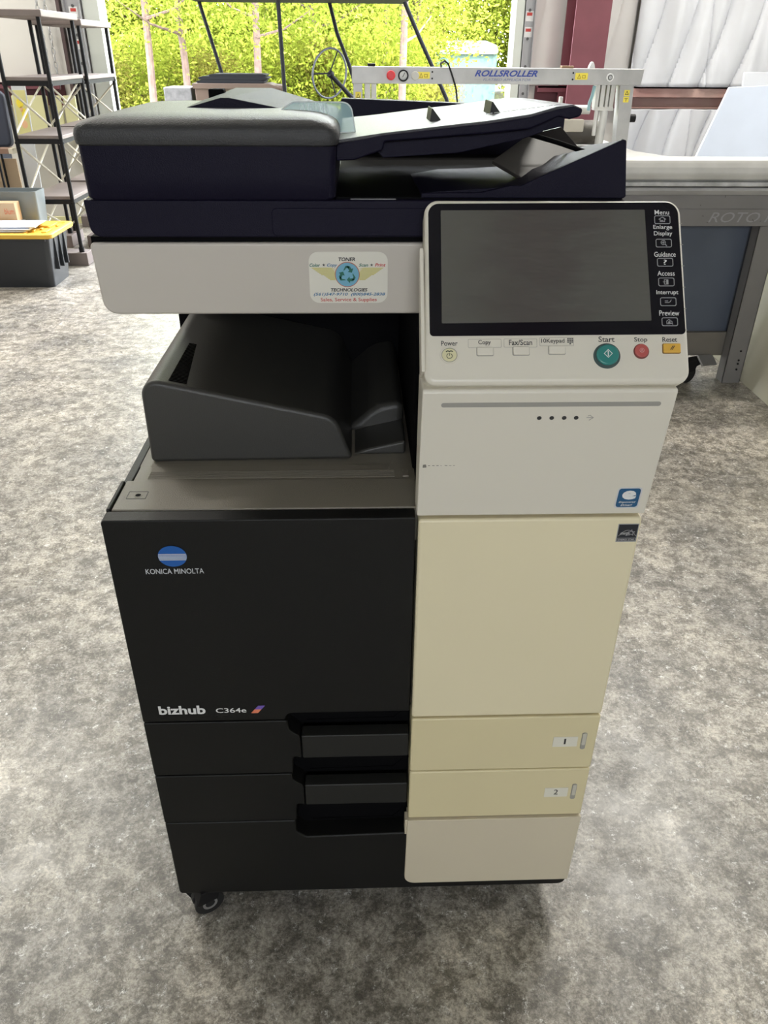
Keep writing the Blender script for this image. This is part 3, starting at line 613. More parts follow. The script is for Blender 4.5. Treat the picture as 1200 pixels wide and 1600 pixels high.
# near end: rounded tray profile, lips, fascia
pts = rnd([(2.40, .868), (2.285, .868), (2.278, .858), (2.270, .845), (2.262, .825), (2.268, .805), (2.285, .795), (2.40, .795)], [0, .004, .006, .014, .014, .012, .004, 0], 5)
def xsec(x0, x1, pts): return extr(bmn(), Fr((0, 0, 0), (0, 1, 0), (0, 0, 1)), pts, x0, x1)
obj('end_tray', xsec(.15, 2.02, pts), alu_l, T)
obj('edge_rail', xsec(.15, 2.03, rnd([(2.38, .796), (2.262, .796), (2.262, .782), (2.275, .780), (2.38, .780)], .003, 3)), mat('worn_white_rail', (.66, .66, .66), .35, .2, noise=.4, nscale=14), T)
obj('edge_rail', xsec(.15, 2.03, rnd([(2.38, .777), (2.268, .777), (2.262, .768), (2.275, .750), (2.38, .750)], .003, 3)), alu, T)
fas = obj('fascia', xsec(.15, 2.02, [(2.36, .750), (2.280, .750), (2.280, .702), (2.276, .700), (2.276, .640), (2.36, .640)]), tabgrey, T, .0015)
text('ROTO ROLLE', Fr((0, 2.2755, 0), (1, 0, 0), (0, 0, 1)), 1.83, .672, .42, .036, mat('ghost_lettering', (.29, .285, .29), .5, .1), fas, bold=.0, shear=.3)
bm = bmn(); rr = random.Random(3)
for k in range(10): x = rr.uniform(1.45, 2.0); z = rr.uniform(.65, .765); stroke(bm, FRONT(2.2752 if z < .70 else 2.2795), [(x, z), (x + rr.uniform(-.006, .006), z + rr.uniform(-.012, .012))], .0018, 0, .0004)
obj('scratches', bm, mat('dark_scratch', (.08, .07, .065), .8), fas)
obj('side_rail', box(bmn(), 1.56, 1.64, 2.5, 4.72, .68, .78), tabgrey, T, .004); obj('side_rail', box(bmn(), .22, .30, 2.4, 4.72, .68, .78), tabgrey, T, .004)
def leg(x0, y0):
    bm = bmn(); box(bm, x0, x0 + .078, y0, y0 + .004, 0.0, .64); box(bm, x0, x0 + .004, y0, y0 + .06, 0.0, .64); box(bm, x0 + .074, x0 + .078, y0, y0 + .06, 0, .64)
    box(bm, x0, x0 + .078, y0 + .056, y0 + .06, 0.03, .64)
    return bm
l_ = obj('leg', leg(1.835, 2.30), tabgrey, T, .001)
bm = bmn()
for z in (.14, .10, .085, .06): cyl(bm, (1.885, 2.302, z), (1.885, 2.2965, z), .004, 10)
obj('bolts', bm, blackmetal, l_)
obj('leg', leg(.24, 2.30), tabgrey, T, .001); obj('leg', leg(1.555, 4.6), tabgrey, T, .001); obj('leg', leg(.24, 4.6), tabgrey, T, .001)
obj('side_panel', box(bmn(), 1.28, 1.87, 2.385, 2.39, .17, .66), bluegrey, T); obj('side_panel', box(bmn(), .32, 1.25, 2.42, 2.425, .20, .66), bluegrey, T)
bm = box(bmn(), .32, 1.88, 2.36, 2.384, .10, .20); box(bm, .32, 1.82, 2.43, 2.75, .18, .20); obj('lower_shelf', bm, mat('dusty_shelf', (.17, .155, .13), .6, noise=.2), T, .003)
def tcaster(x, y):
    k = obj('caster', extr(bmn(), Fr((x, y, 0), (.9, .43, 0), (0, 0, 1)), rnd([(-.03, .05), (-.045, .098), (.085, .098), (.085, .088), (.02, .07), (.015, .05)], .004, 3), -.022, .022), blackmetal, T, .002)
    obj('wheel', extr(bmn(), Fr((x, y, 0), (.9, .43, 0), (0, 0, 1)), circ(-.01, .04, .04, 28), -.016, .016), rubber, k, .004)
    obj('brake_pedal', bar(bmn(), (x + .03, y - .02, .098), (x + .115, y + .03, .085), .05, .008), steel, k, .002)
tcaster(1.69, 2.32); tcaster(.40, 2.34); tcaster(1.50, 4.6); tcaster(.35, 4.6)
# gantry
G = thing('roller_gantry', 'silver gantry beam with red stop button spanning the grey roller table', 'machine', (.95, 3.3, .802))
gy = 3.30
obj('beam', extr(bmn(), FRONT(gy), [(.277, 1.142), (1.624, 1.139), (1.618, 1.074), (.277, 1.074)], 0, -.10), alu, G, .003)
gl = FRONT(gy - .0005)
text('ROLLSROLLER', gl, .985, 1.118, .29, .026, mat('brand_blue', (.03, .06, .30), .4), G, bold=.03, shear=.35, d=.001)
text('FLATBED APPLICATOR', gl, .99, 1.093, .22, .010, mat('brand_grey_blue', (.15, .17, .30), .4), G, shear=.3, d=.001)
bm = bmn(); stroke(bm, gl, [(.84, 1.093), (.87, 1.093)], .002, .0005, .001); stroke(bm, gl, [(1.11, 1.093), (1.14, 1.093)], .002, .0005, .001); obj('lettering', bm, inkgrey, G)
obj('stop_button', extr(bmn(), gl, circ(.455, 1.108, .020, 24), 0, .026), mat('signal_red', (.60, .03, .04), .35), G, .008, label='red mushroom stop button')
gg = obj('pressure_gauge', ring(bmn(), gl, circ(.512, 1.107, .024, 28), circ(.512, 1.107, .018, 28), 0, .014), blackmetal, G, .001)
obj('dial', extr(bmn(), gl, circ(.512, 1.107, .018, 28), 0, .006), inkw, gg); bm = bmn(); stroke(bm, gl, [(.510, 1.102), (.518, 1.118)], .0025, .006, .0075); obj('needle', bm, inkk, gg)
obj('push_button', extr(bmn(), gl, circ(.566, 1.107, .018, 24), 0, .016), mat('clear_grey_button', (.55, .54, .50), .3), G, .004)
for x in (.605, 1.335):
    q = obj('warning_label', extr(bmn(), gl, rrect(x - .029, x + .029, 1.095, 1.122, .003), 0, .001), ystick, G)
    bm = bmn(); stroke(bm, gl, [(x - .018, 1.100), (x - .004, 1.100), (x - .011, 1.116)], .002, .001, .0015, True); stroke(bm, gl, [(x + .004, 1.102), (x + .018, 1.102), (x + .018, 1.112), (x + .004, 1.112)], .002, .001, .0015, True); obj('warning_symbol', bm, mat('brown_ink', (.25, .16, .02), .5), q)
bm = bmn()
for x in (.645, 1.295):
    for z in (1.122, 1.096): extr(bm, gl, circ(x, z, .004, 10), 0, .003)
obj('screws', bm, blackmetal, G)
kk = obj('knob', ring(bmn(), gl, circ(1.467, 1.105, .017, 24), circ(1.467, 1.105, .011, 24), 0, .008), inkw, G, .001); obj('knob_centre', extr(bmn(), gl, circ(1.467, 1.105, .007, 16), 0, .012), steel, kk)
obj('post', box(bmn(), .283, .325, gy + .01, gy + .08, .802, 1.076), alu, G, .002)
bm = bmn(); box(bm, .335, .362, gy + .02, gy + .07, .93, 1.074); box(bm, .366, .39, gy + .02, gy + .07, .93, 1.074); cyl(bm, (.362, gy + .05, .802), (.362, gy + .05, .94), .012, 14); obj('lift_cylinder', bm, alu_l, G, .002)
pp = obj('post', extr(bmn(), FRONT(gy), [(1.525, 1.075), (1.590, 1.075), (1.600, .802), (1.545, .802)], -.01, -.08), alu, G, .002)
bm = bmn()
for x, w_ in ((1.418, .016), (1.440, .020), (1.466, .014), (1.486, .020)): box(bm, x, x + w_, gy + .015, gy + .07, .98, 1.074)
box(bm, 1.42, 1.51, gy + .02, gy + .07, .968, .985); cyl(bm, (1.47, gy + .045, .82), (1.475, gy + .045, .975), .020, 16); cyl(bm, (1.435, gy + .03, .86), (1.435, gy + .03, .97), .009, 12); obj('lift_cylinder', bm, alu_l, G, .002)
obj('hose', tube(bmn(), [(1.405, gy + .01, 1.07), (1.398, gy + .005, 1.03), (1.388, gy + .0, 1.0), (1.39, gy + .01, .97)], .008, 8), mat('blue_green_hose', (.25, .42, .45), .3), G)
for z, t in ((1.042, 1), (1.015, 0)):
    q = obj('warning_label', extr(bmn(), FRONT(gy + .0095), rrect(1.548, 1.574, z - .012, z + .012, .002), 0, .001), ystick, G)
    bm = bmn(); stroke(bm, FRONT(gy + .0095), [(1.554, z - .006), (1.568, z - .006), (1.561, z + .007)] if t else [(1.561, z - .007), (1.561, z + .004), (1.568, z + .004), (1.554, z + .004)], .0022, .001, .0015, bool(t)); obj('warning_symbol', bm, inkk, q)
q = obj('warning_label', extr(bmn(), FRONT(gy + .0095), rrect(.292, .318, 1.01, 1.04, .002), 0, .001), ystick, G)
bm = bmn(); stroke(bm, FRONT(gy + .0095), [(.298, 1.017), (.312, 1.017), (.305, 1.032)], .0022, .001, .0015, True); obj('warning_symbol', bm, inkk, q)
obj('clamp_knob', cyl(bmn(), (1.597, gy + .04, .935), (1.628, gy + .04, .935), .018, 14), blackmetal, G, .003)
obj('roller', cyl(bmn(), (.36, gy + .14, .965), (1.43, gy + .14, .965), .020, 20), alu_l, G)
obj('pressure_roller', cyl(bmn(), (.36, gy + .18, .862), (1.50, gy + .18, .862), .055, 32), mat('worn_roller', (.25, .23, .20), .5, noise=.6, nscale=10, col2=(.07, .06, .05)), G)
obj('roller_cover', box(bmn(), .36, 1.40, gy + .09, gy + .13, .87, .925), mat('pale_wood_cover', (.55, .50, .42), .5, noise=.2), G, .006)
obj('bracket', box(bmn(), 1.275, 1.29, gy + .12, gy + .15, .92, 1.02), alu_l, G, .002)
obj('cable', tube(bmn(), [(.690, gy + .05, 1.142), (.684, gy + .03, 1.156), (.700, gy + .0, 1.166), (.715, gy - .012, 1.155), (.735, gy - .015, 1.11), (.755, gy - .01, 1.06), (.770, gy, .98), (.775, gy + .02, .90)], .004, 8), blackmetal, G)
bm = box(bmn(), 1.245, 1.30, gy + .02, gy + .06, 1.139, 1.150); obj('fitting', bm, mat('brass_fitting', (.30, .18, .10), .4), G, .002)
obj('fitting', extr(bmn(), FRONT(gy + .02), rnd([(1.370, 1.139), (1.400, 1.139), (1.395, 1.155), (1.388, 1.168), (1.380, 1.164), (1.374, 1.15)], .004, 3), 0, -.03), inkw, G, .002)
obj('fitting', box(bmn(), .35, .385, gy + .02, gy + .07, 1.142, 1.154), blackmetal, G, .003)

# ------------------------------------------------------------------ leaning boards at the right
def slabbox(c, t): # four corners of a sheet plus thickness vector
    bm = bmn(); a = [bm.verts.new(p) for p in c]; b = [bm.verts.new(tuple(Vector(p) + Vector(t))) for p in c]
    fs = [bm.faces.new(a), bm.faces.new(b)] + [bm.faces.new((a[i], a[(i + 1) % 4], b[(i + 1) % 4], b[i])) for i in range(4)]; bmesh.ops.recalc_face_normals(bm, faces=fs); return bm
cb = obj('panel', slabbox([(1.935, 2.75, 0.0), (1.90, 1.30, 0.0), (1.96, 1.30, .60), (1.995, 2.75, .60)], (.035, 0, 0)), mat('cream_panel', (.62, .59, .46), .5, noise=.1, nscale=3), bevel=.003)
tag(cb, 'cream panel standing on the floor at the right beside the table leg', 'panel')
g2 = obj('panel', slabbox([(2.07, 3.3, 0.0), (2.07, 1.7, 0.0), (2.14, 1.7, .70), (2.14, 3.3, .70)], (.03, 0, 0)), mat('grey_band_panel', (.36, .35, .34), .5, noise=.1), bevel=.003)
tag(g2, 'grey edged board behind the cream panel at the right edge', 'panel')
wb = obj('board', slabbox([(2.23, 4.5, 0.0), (3.40, 4.46, 0.0), (3.50, 4.76, 1.06), (2.685, 4.80, 1.02)], (0, .02, 0)), mat('pale_blue_board', (.56, .62, .73), .4, noise=.06, nscale=4), bevel=.004)
tag(wb, 'pale blue-white board leaning in front of the plastic-covered wall', 'board')
wb2 = obj('board', slabbox([(2.85, 4.80, 0.0), (3.7, 4.80, 0.0), (3.7, 5.04, 1.10), (2.87, 5.04, 1.10)], (0, .02, 0)), mat('milky_sheet', (.60, .61, .63), .4), bevel=.004)
tag(wb2, 'milky white board standing behind the pale blue board', 'board')

# ------------------------------------------------------------------ plastic wall liner with folds (right), curtains
def sheet(name, x0, x1, y, z0, z1, seed, m, amp=.03, lean=0, nx=340, nz=110):
    r = random.Random(seed); ks = [(r.uniform(8, 46), r.uniform(0, 6), r.uniform(.15, 1), r.uniform(-.8, .8)) for _ in range(7)]
    bm = bmn(); g = []
    for i in range(nx + 1):
        row = []
        for j in range(nz + 1):
            x = x0 + (x1 - x0) * i / nx; z = z0 + (z1 - z0) * j / nz
            h = sum(a * math.sin(k * x + p + s * z * 3) / (1 + k / 20) for k, p, a, s in ks)
            sharp = .5 * abs(math.sin(5.5 * x + .6 * z + seed)) ** .3 + .5 * abs(math.sin(13 * x - 1.1 * z + 2 * seed + math.sin(3 * z))) ** .45
            row.append(bm.verts.new((x + lean * (z - z0), y - amp * (.35 + .22 * h) - amp * 1.1 * sharp, z)))
        g.append(row)
    for i in range(nx):
        for j in range(nz): bm.faces.new((g[i][j], g[i + 1][j], g[i + 1][j + 1], g[i][j + 1]))
    o = obj(name, bm, m); md = o.modifiers.new('thickness', 'SOLIDIFY'); md.thickness = .002; return o
film = mat('white_wall_film', (.66, .67, .70), .35, noise=.06, nscale=5)
filmg = mat('grey_wall_film', (.60, .58, .56), .45, noise=.10, nscale=3)
tag(sheet('plastic_sheet', 2.36, 4.15, 5.98, .985, 4.4, 2, film, .11, .0), 'wrinkled white plastic sheet on the wall above the maroon rail', 'plastic sheet')
tag(sheet('plastic_sheet', 2.30, 4.15, 5.98, .02, .835, 9, film, .11, .06), 'wrinkled white plastic sheet on the wall below the maroon rail', 'plastic sheet')
tag(sheet('plastic_sheet', 2.10, 2.36, 5.98, .985, 4.4, 4, filmg, .05, .0, 40), 'greyish gathered sheet between the maroon column and white sheet', 'plastic sheet')
tag(sheet('plastic_sheet', 1.62, 1.90, 5.98, .985, 4.4, 6, filmg, .02, .0, 40), 'greyish plastic sheet between the door track and maroon column', 'plastic sheet')

# ------------------------------------------------------------------ door tracks and chain
def track(x0, x1, lab, decals):
    t = thing('door_track', lab, 'door track', ((x0 + x1) / 2, WY - .06, 0))
    bm = bmn(); box(bm, x0, x1, WY - .035, WY - .03, 0, DH + .4); box(bm, x0, x0 + .004, WY - .075, WY - .03, 0, DH + .4); box(bm, x1 - .004, x1, WY - .075, WY - .03, 0, DH + .4); obj('rail', bm, steelg, t)
    for k in range(12): obj('bolt', cyl(bmn(), ((x0 + x1) / 2, WY - .034, .75 + k * .18), ((x0 + x1) / 2, WY - .041, .75 + k * .18), .010, 10), mat('dark_bolt', (.08, .08, .08), .5), t)
    for z in decals:
        q = obj('decal', extr(bmn(), FRONT(WY - .036), rect((x0 + x1) / 2 - .03, (x0 + x1) / 2 + .03, z, z + .065), 0, .001), inkw, t)
        obj('decal_mark', extr(bmn(), FRONT(WY - .036), rect((x0 + x1) / 2 - .02, (x0 + x1) / 2 + .02, z + .035, z + .055), .001, .0015), red, q)
steelg = mat('galvanised_track', (.40, .40, .41), .4, .3)
track(-1.80, -1.68, 'grey steel roller door track left of the opening', (1.40, 1.20))
track(1.545, 1.62, 'pale steel roller door track right of the opening', (1.30, 1.40))
bm = bmn(); box(bm, -1.855, -1.83, WY - .05, WY, 0, DH + .3); tag(obj('track_flange', bm, mat('brown_flashing', (.09, .06, .06), .5)), 'thin dark brown steel edge strip left of the left door track', 'steel strip')
ch = thing('hoist_chain', 'galvanised hand chain hanging beside the left door track', 'chain', (-1.96, WY - .07, .9))
link = bmn()
for sx in (0, .055):
    for k in range(54):
        z = 3.3 - k * .044; path = []
        for q in range(8):
            a_ = q / 8 * 2 * PI; u = .012 * math.cos(a_); v = .026 * math.sin(a_)
            path.append((-1.98 + sx + (u if k % 2 == 0 else 0), WY - .07 + (0 if k % 2 == 0 else u), z + v))
        tube(link, path, .0045, 5, True)
o = obj('chain_links', link, steel, ch)

# ------------------------------------------------------------------ shelf units at the left
woodtop = mat('greige_shelf_board', (.20, .165, .15), .5, noise=.2, nscale=6)
woodlit = mat('lit_edge_board', (.58, .53, .42), .5)  # wood colour lightened as if lit, for the side table's end
def bookcase(px, py, wx, dy, levels, label, top=1.355):
    t = thing('shelf_unit', label, 'shelving unit', (px - wx / 2, py + dy / 2, .08))
    pr = .012
    for x, y in ((px, py), (px - wx, py), (px, py + dy), (px - wx, py + dy)):
        bm = cyl(bmn(), (x, y, .09), (x, y, top), pr, 12); cyl(bm, (x, y, .08), (x, y, .11), pr * 1.4, 12)
        for z in levels: cyl(bm, (x, y, z - .03), (x, y, z - .018), pr * 1.3, 12)
        obj('post', bm, blackmetal, t)
    b = obj('top_board', box(bmn(), px - wx - .03, px + .03, py - .03, py + dy + .03, top, top + .035), woodtop, t, .005)
    for z in levels:
        b = obj('shelf_board', box(bmn(), px - wx + .0, px - .0 + .012, py - .002, py + dy + .002, z - .004, z + .016), woodtop, t, .002)
        bm = bmn(); box(bm, px - wx, px, py - .008, py + .004, z - .03, z - .004); box(bm, px - wx, px, py + dy - .004, py + dy + .008, z - .03, z - .004); box(bm, px - .006, px + .006, py, py + dy, z - .03, z - .004); box(bm, px - wx - .006, px - wx + .006, py, py + dy, z - .03, z - .004)
        obj('shelf_frame', bm, blackmetal, t)
    zs = [.10] + levels + [top]
    for a_, b_ in ((zs[1], zs[2]), (zs[2], zs[3]), (zs[0], zs[1])):
        obj('cross_brace', tube(bmn(), [(px - wx, py, a_ + .02), (px - wx, py + dy * .5, (a_ + b_) / 2), (px - wx, py + dy, b_ - .04)], .007, 6), mat('cream_brace', (.55, .52, .42), .4), t)
        obj('cross_brace', tube(bmn(), [(px - wx + .008, py + dy, a_ + .02), (px - wx + .008, py, b_ - .04)], .007, 6), mat('cream_brace', (.55, .52, .42), .4), t)
        obj('cross_brace', tube(bmn(), [(px - wx, py + dy, a_ + .02), (px, py + dy, b_ - .04)], .006, 6), mat('cream_brace', (.55, .52, .42), .4), t)
        obj('cross_brace', tube(bmn(), [(px, py + dy, a_ + .02), (px - wx, py + dy, b_ - .04)], .006, 6), mat('cream_brace', (.55, .52, .42), .4), t)
    return t
bookcase(-1.478, 4.43, .262, .60, [.40, .74, 1.045], 'dark framed shelf unit with greige boards, nearer of the two at left')
bookcase(-1.470, 5.12, .262, .64, [.40, .74, 1.035], 'dark framed shelf unit right behind the nearer one, by the door', 1.33)
blk_ = obj('block', box(bmn(), -1.60, -1.44, 4.40, 4.52, 0, .08), mat('taupe_block', (.17, .14, .13), .7, noise=.1), bevel=.004); tag(blk_, 'small taupe block on the floor under the front post of the shelf', 'block')
o = dup(blk_, loc=(-.265, 0, 0), label='small taupe block under the left post of the shelf, behind the tote'); 
o = dup(blk_, loc=(0, .54, 0), label='small taupe block under the rear post of the nearer shelf')
o = dup(blk_, loc=(-.265, .54, 0), label='small taupe block under the rear left post of the nearer shelf')
for k, (x, y) in enumerate(((0, .68), (-.265, .68), (0, 1.28), (-.265, 1.28))): dup(blk_, loc=(x, y, 0), label='small taupe block under the shelf by the door, ' + ['front right', 'front left', 'rear right', 'rear left'][k] + ' post')
# things behind and around the shelves
t = thing('slatted_panel', 'pale yellow slatted panel leaning behind the dark shelves', 'panel', (-2.12, 5.80, 0))
ylw = mat('pale_yellow_paint', (.66, .64, .36), .5)
for x, w_ in ((-2.27, .07), (-2.18, .17), (-1.99, .08), (-1.89, .09)):
    obj('slat', extr(bmn(), Fr((0, 5.80, 0), (1, 0, 0), (0, .05, 1)), rrect(x, x + w_, .60, .905, .01), 0, -.018), ylw, t, .002)
bm = bmn(); box(bm, -2.28, -1.80, 5.855, 5.87, .62, .66); box(bm, -2.28, -1.80, 5.83, 5.85, 0.0, .05); box(bm, -2.28, -2.25, 5.83, 5.855, 0, .66); box(bm, -1.83, -1.80, 5.83, 5.855, 0, .66); obj('rail', bm, ylw, t)
t = thing('printed_board', 'narrow printed yellow board standing at the far left of the shelves', 'board', (-1.95, 4.95, 0))
fb = Fr((0, 4.95, 0), (1, 0, 0), (0, .12, 1))
obj('board', extr(bmn(), fb, rrect(-1.955, -1.865, .0, 1.02, .008), 0, -.012), mat('pale_grey_board', (.55, .57, .58), .4), t, .001)
obj('print', extr(bmn(), fb, rect(-1.950, -1.870, .70, .975), 0, .001), mat('print_yellow', (.62, .58, .25), .5), t)
bm = bmn(); extr(bm, fb, circ(-1.915, .90, .022, 16, .030), .001, .002); extr(bm, fb, circ(-1.895, .84, .018, 16, .030), .001, .002); obj('print_shape', bm, mat('print_bright_yellow', (.80, .65, .05), .5), t)
bm = bmn(); extr(bm, fb, circ(-1.905, .775, .020, 16, .024), .001, .002); extr(bm, fb, circ(-1.91, .865, .010, 12, .018), .001, .002); obj('print_shape', bm, mat('print_peach', (.75, .45, .25), .5), t)
# dark armchair-like object at the far left
t = thing('office_chair', 'dark padded chair at the far left edge behind the shelf', 'chair', (-2.15, 4.9, 0))
dk = mat('dark_navy_cloth', (.03, .035, .055), .6)
obj('backrest', extr(bmn(), Fr((0, 4.92, 0), (1, 0, 0), (0, .1, 1)), rnd([(-2.36, .64), (-2.00, .64), (-2.0, .95), (-2.06, 1.0), (-2.30, 1.0), (-2.36, .95)], .04, 5), 0, -.07), dk, t, .02)
obj('seat', box(bmn(), -2.38, -1.98, 4.545, 4.92, .56, .64), dk, t, .02)
obj('pedestal', cyl(bmn(), (-2.18, 4.72, .05), (-2.18, 4.72, .57), .03, 14), blackmetal, t)
for k in range(5): a_ = k * 2 * PI / 5; obj('foot', bar(bmn(), (-2.18, 4.72, .07), (-2.18 + .24 * math.cos(a_), 4.72 + .24 * math.sin(a_), .02), .03, .035), blackmetal, t, .004)
# small table with cardboard behind
t = thing('side_table', 'small wood-topped table with thin dark legs at the left edge', 'table', (-1.98, 4.62, 0))
obj('table_top', box(bmn(), -2.25, -1.80, 4.42, 4.50, .655, .685), mat('walnut_board', (.22, .13, .09), .5), t, .003); obj('edge', box(bmn(), -1.80, -1.775, 4.42, 4.50, .655, .685), woodlit, t, .002)
for x, y in ((-1.875, 4.43), (-2.23, 4.43), (-1.875, 4.49), (-2.23, 4.49)): obj('leg', cyl(bmn(), (x, y, 0), (x, y, .655), .007, 8), blackmetal, t)
cbm = mat('cardboard', (.62, .44, .27), .7, noise=.08, nscale=5)
tag(obj('cardboard_sheet', box(bmn(), -2.3, -1.80, 4.505, 4.513, 0, .62), cbm), 'tall tan cardboard sheet standing behind the thin-legged side table', 'cardboard')
# grey bin
t = thing('storage_bin', 'open grey-blue plastic bin behind the tote at left', 'bin', (-1.82, 4.28, 0))
gb = mat('blue_grey_plastic', (.19, .22, .23), .45)
bm = loops = bmn()
def tub(x0, x1, y0, y1, z0, z1, taper, th, m, name, parent, r=.02):
    o_ = [(u, v, z1) for u, v in rrect(x0, x1, y0, y1, r, 4)]; b_ = [(u, v, z0) for u, v in rrect(x0 + taper, x1 - taper, y0 + taper, y1 - taper, r, 4)]
    i_ = [(u, v, z1) for u, v in rrect(x0 + th, x1 - th, y0 + th, y1 - th, r, 4)]; j_ = [(u, v, z0 + .01) for u, v in rrect(x0 + taper + th, x1 - taper - th, y0 + taper + th, y1 - taper - th, r, 4)]
    return loopsmesh([b_, o_, i_, j_], m, name, parent)
tub(-2.05, -1.62, 4.225, 4.395, 0, .47, .03, .008, gb, 'tub', t)
bm = box(bmn(), -1.99, -1.69, 4.265, 4.355, .10, .44); tag(obj('dark_bag', bm, rubber, bevel=.03), 'black filling inside the open grey-blue bin', 'bag')
# tote with yellow lid
t = thing('tote', 'black storage tote with yellow lid on the floor at left', 'tote', (-1.78, 4.0, 0))
tub(-2.10, -1.455, 3.84, 4.19, 0, .285, .03, .01, mat('black_tote_plastic', (.022, .025, .03), .42), 'tub', t, .03)
bm = bmn()
for y in (3.93, 4.01, 4.09): box(bm, -1.475, -1.452, y, y + .012, .09, .27)
box(bm, -2.08, -1.47, 3.832, 3.842, .265, .285)
obj('ribs', bm, mat('black_tote_plastic', (0, 0, 0)), t, .003)
bm = loopsmesh([[(u, v, z) for u, v in rrect(-2.125 + i, -1.425 - i, 3.812 + i, 4.218 - i, .03, 5)] for z, i in ((.283, .0), (.287, -.003), (.305, -.003), (.309, .002), (.309, .030), (.300, .038))], yellow, 'lid', t)
bm = bmn()
for k in range(5): obj('lid_rib', box(bmn(), -1.60 + k * .028, -1.585 + k * .028, 3.88 + k * .05, 3.91 + k * .05, .300, .309), yellow, bpy.data.objects['lid'], .003)
bm.free()
obj('lid_boss', box(bmn(), -1.58, -1.50, 4.05, 4.17, .300, .312), yellow, bpy.data.objects['lid'], .003); obj('lid_boss', box(bmn(), -1.50, -1.47, 3.88, 3.98, .30, .311), yellow, bpy.data.objects['lid'], .003)
pm = mat('paper_white', (.62, .67, .77), .5)
for k in range(5):
    dz = .3095 + k * .0052; a_ = math.radians([6, 9, 4, 12, 7][k]); c_, s_ = math.cos(a_), math.sin(a_); cx, cy = -1.80 + .012 * k, 4.00 + .004 * k
    q = [(cx + u * c_ - v * s_, cy + u * s_ + v * c_) for u, v in ((-.26, -.13), (.20, -.15), (.22, .05), (-.24, .10))]
    o = extr(bmn(), TOP(dz), q, 0, .0045); o = obj('paper_folder', o, pm if k > 1 else mat('paper_grey', (.50, .52, .56), .5), bevel=.001)
    tag(o, ['bottom white paper folder lying directly on the yellow lid', 'second lowest paper folder in the stack on the yellow lid', 'middle paper folder of the stack on the yellow lid', 'second highest paper folder in the stack on the yellow lid', 'topmost white paper folder on the yellow tote lid'][k], 'folder', 'paper folders on the tote')
t = thing('cardboard_box', 'tan cardboard box with red lettering behind the papers at left', 'box', (-1.85, 4.26, .475))
obj('carton', box(bmn(), -2.06, -1.715, 4.122, 4.20, .32, .425), cbm, t, .003)
text('blum', FRONT(4.1215), -1.752, .378, .055, .032, mat('orange_red_ink', (.65, .13, .05), .5), t, d=.001)
tag(obj('crate', box(bmn(), -2.08, -1.70, 4.118, 4.205, .3095, .3195), gb, bevel=.003), 'flat blue-grey slab under the lettered cardboard box', 'slab')

# ------------------------------------------------------------------ vehicle outside the door
V_ = thing('utility_cart', 'dark canopied utility cart with steering wheel parked outside the open door', 'vehicle', (0, 8.7, -.1))
cf = mat('black_tube_frame', (.004, .004, .005), .7, spec=.08)
posts = [((-1.374, 9.2, 1.66), (-1.189, 9.2, .96), (-1.15, 9.2, .3)), ((-.444, 8.2, 1.62), (-.424, 8.2, .80), (-.40, 8.2, .3)), ((.023, 9.2, 1.66), (.10, 9.2, 1.37), (.225, 9.2, 1.08), (.30, 9.2, .85), (.45, 9.2, .3)), ((.779, 8.2, 1.62), (.93, 8.2, 1.33), (1.08, 8.2, 1.06), (1.229, 8.2, .79), (1.33, 8.2, .4))]
for p in posts: obj('post', tube(bmn(), p, .020, 8), cf, V_)
obj('canopy', box(bmn(), -1.42, .86, 8.16, 9.3, 1.648, 1.70), cf, V_, .02)
sw = obj('steering_wheel', tube(bmn(), [Vector((.03, 8.40, 1.005)) + Vector((.16, .12, .10)) * math.cos(k / 28 * 2 * PI) + Vector((-.06, -.0, .20)) * math.sin(k / 28 * 2 * PI) for k in range(28)], .010, 8, True), mat('wheel_grey', (.02, .022, .028), .5, spec=.2), V_)
c0 = Vector((.03, 8.40, 1.005)); bm = bmn()
for k in (3, 12, 21): cyl(bm, c0, c0 + Vector((.16, .12, .10)) * math.cos(k / 28 * 2 * PI) + Vector((-.06, 0, .20)) * math.sin(k / 28 * 2 * PI), .007, 6)
cyl(bm, c0, c0 + Vector((.02, .02, -.02)), .035, 12); obj('spokes', bm, cf, sw)
obj('steering_column', cyl(bmn(), (.04, 8.41, .99), (.55, 8.6, .50), .022, 10), cf, V_)
obj('cargo_bed', box(bmn(), -1.7, 1.45, 8.2, 9.2, .25, .42), mat('dark_green_body', (.03, .05, .04), .4), V_, .03)
obj('dashboard', box(bmn(), .6, 1.2, 8.25, 9.15, .42, .72), mat('dark_green_body', (0, 0, 0)), V_, .05)
st_ = obj('seat', box(bmn(), -.40, .35, 8.25, 9.15, .42, .62), mat('seat_tan', (.18, .12, .09), .6), V_, .04)
for x in (-1.2, .95):
    for y in (8.15, 9.1): w_ = obj('wheel', extr(bmn(), FRONT(y), circ(x, .17, .27, 28), .06, -.14), rubber, V_, .03); obj('hub', extr(bmn(), FRONT(y), circ(x, .17, .12, 20), .065, -.14), steel, w_)
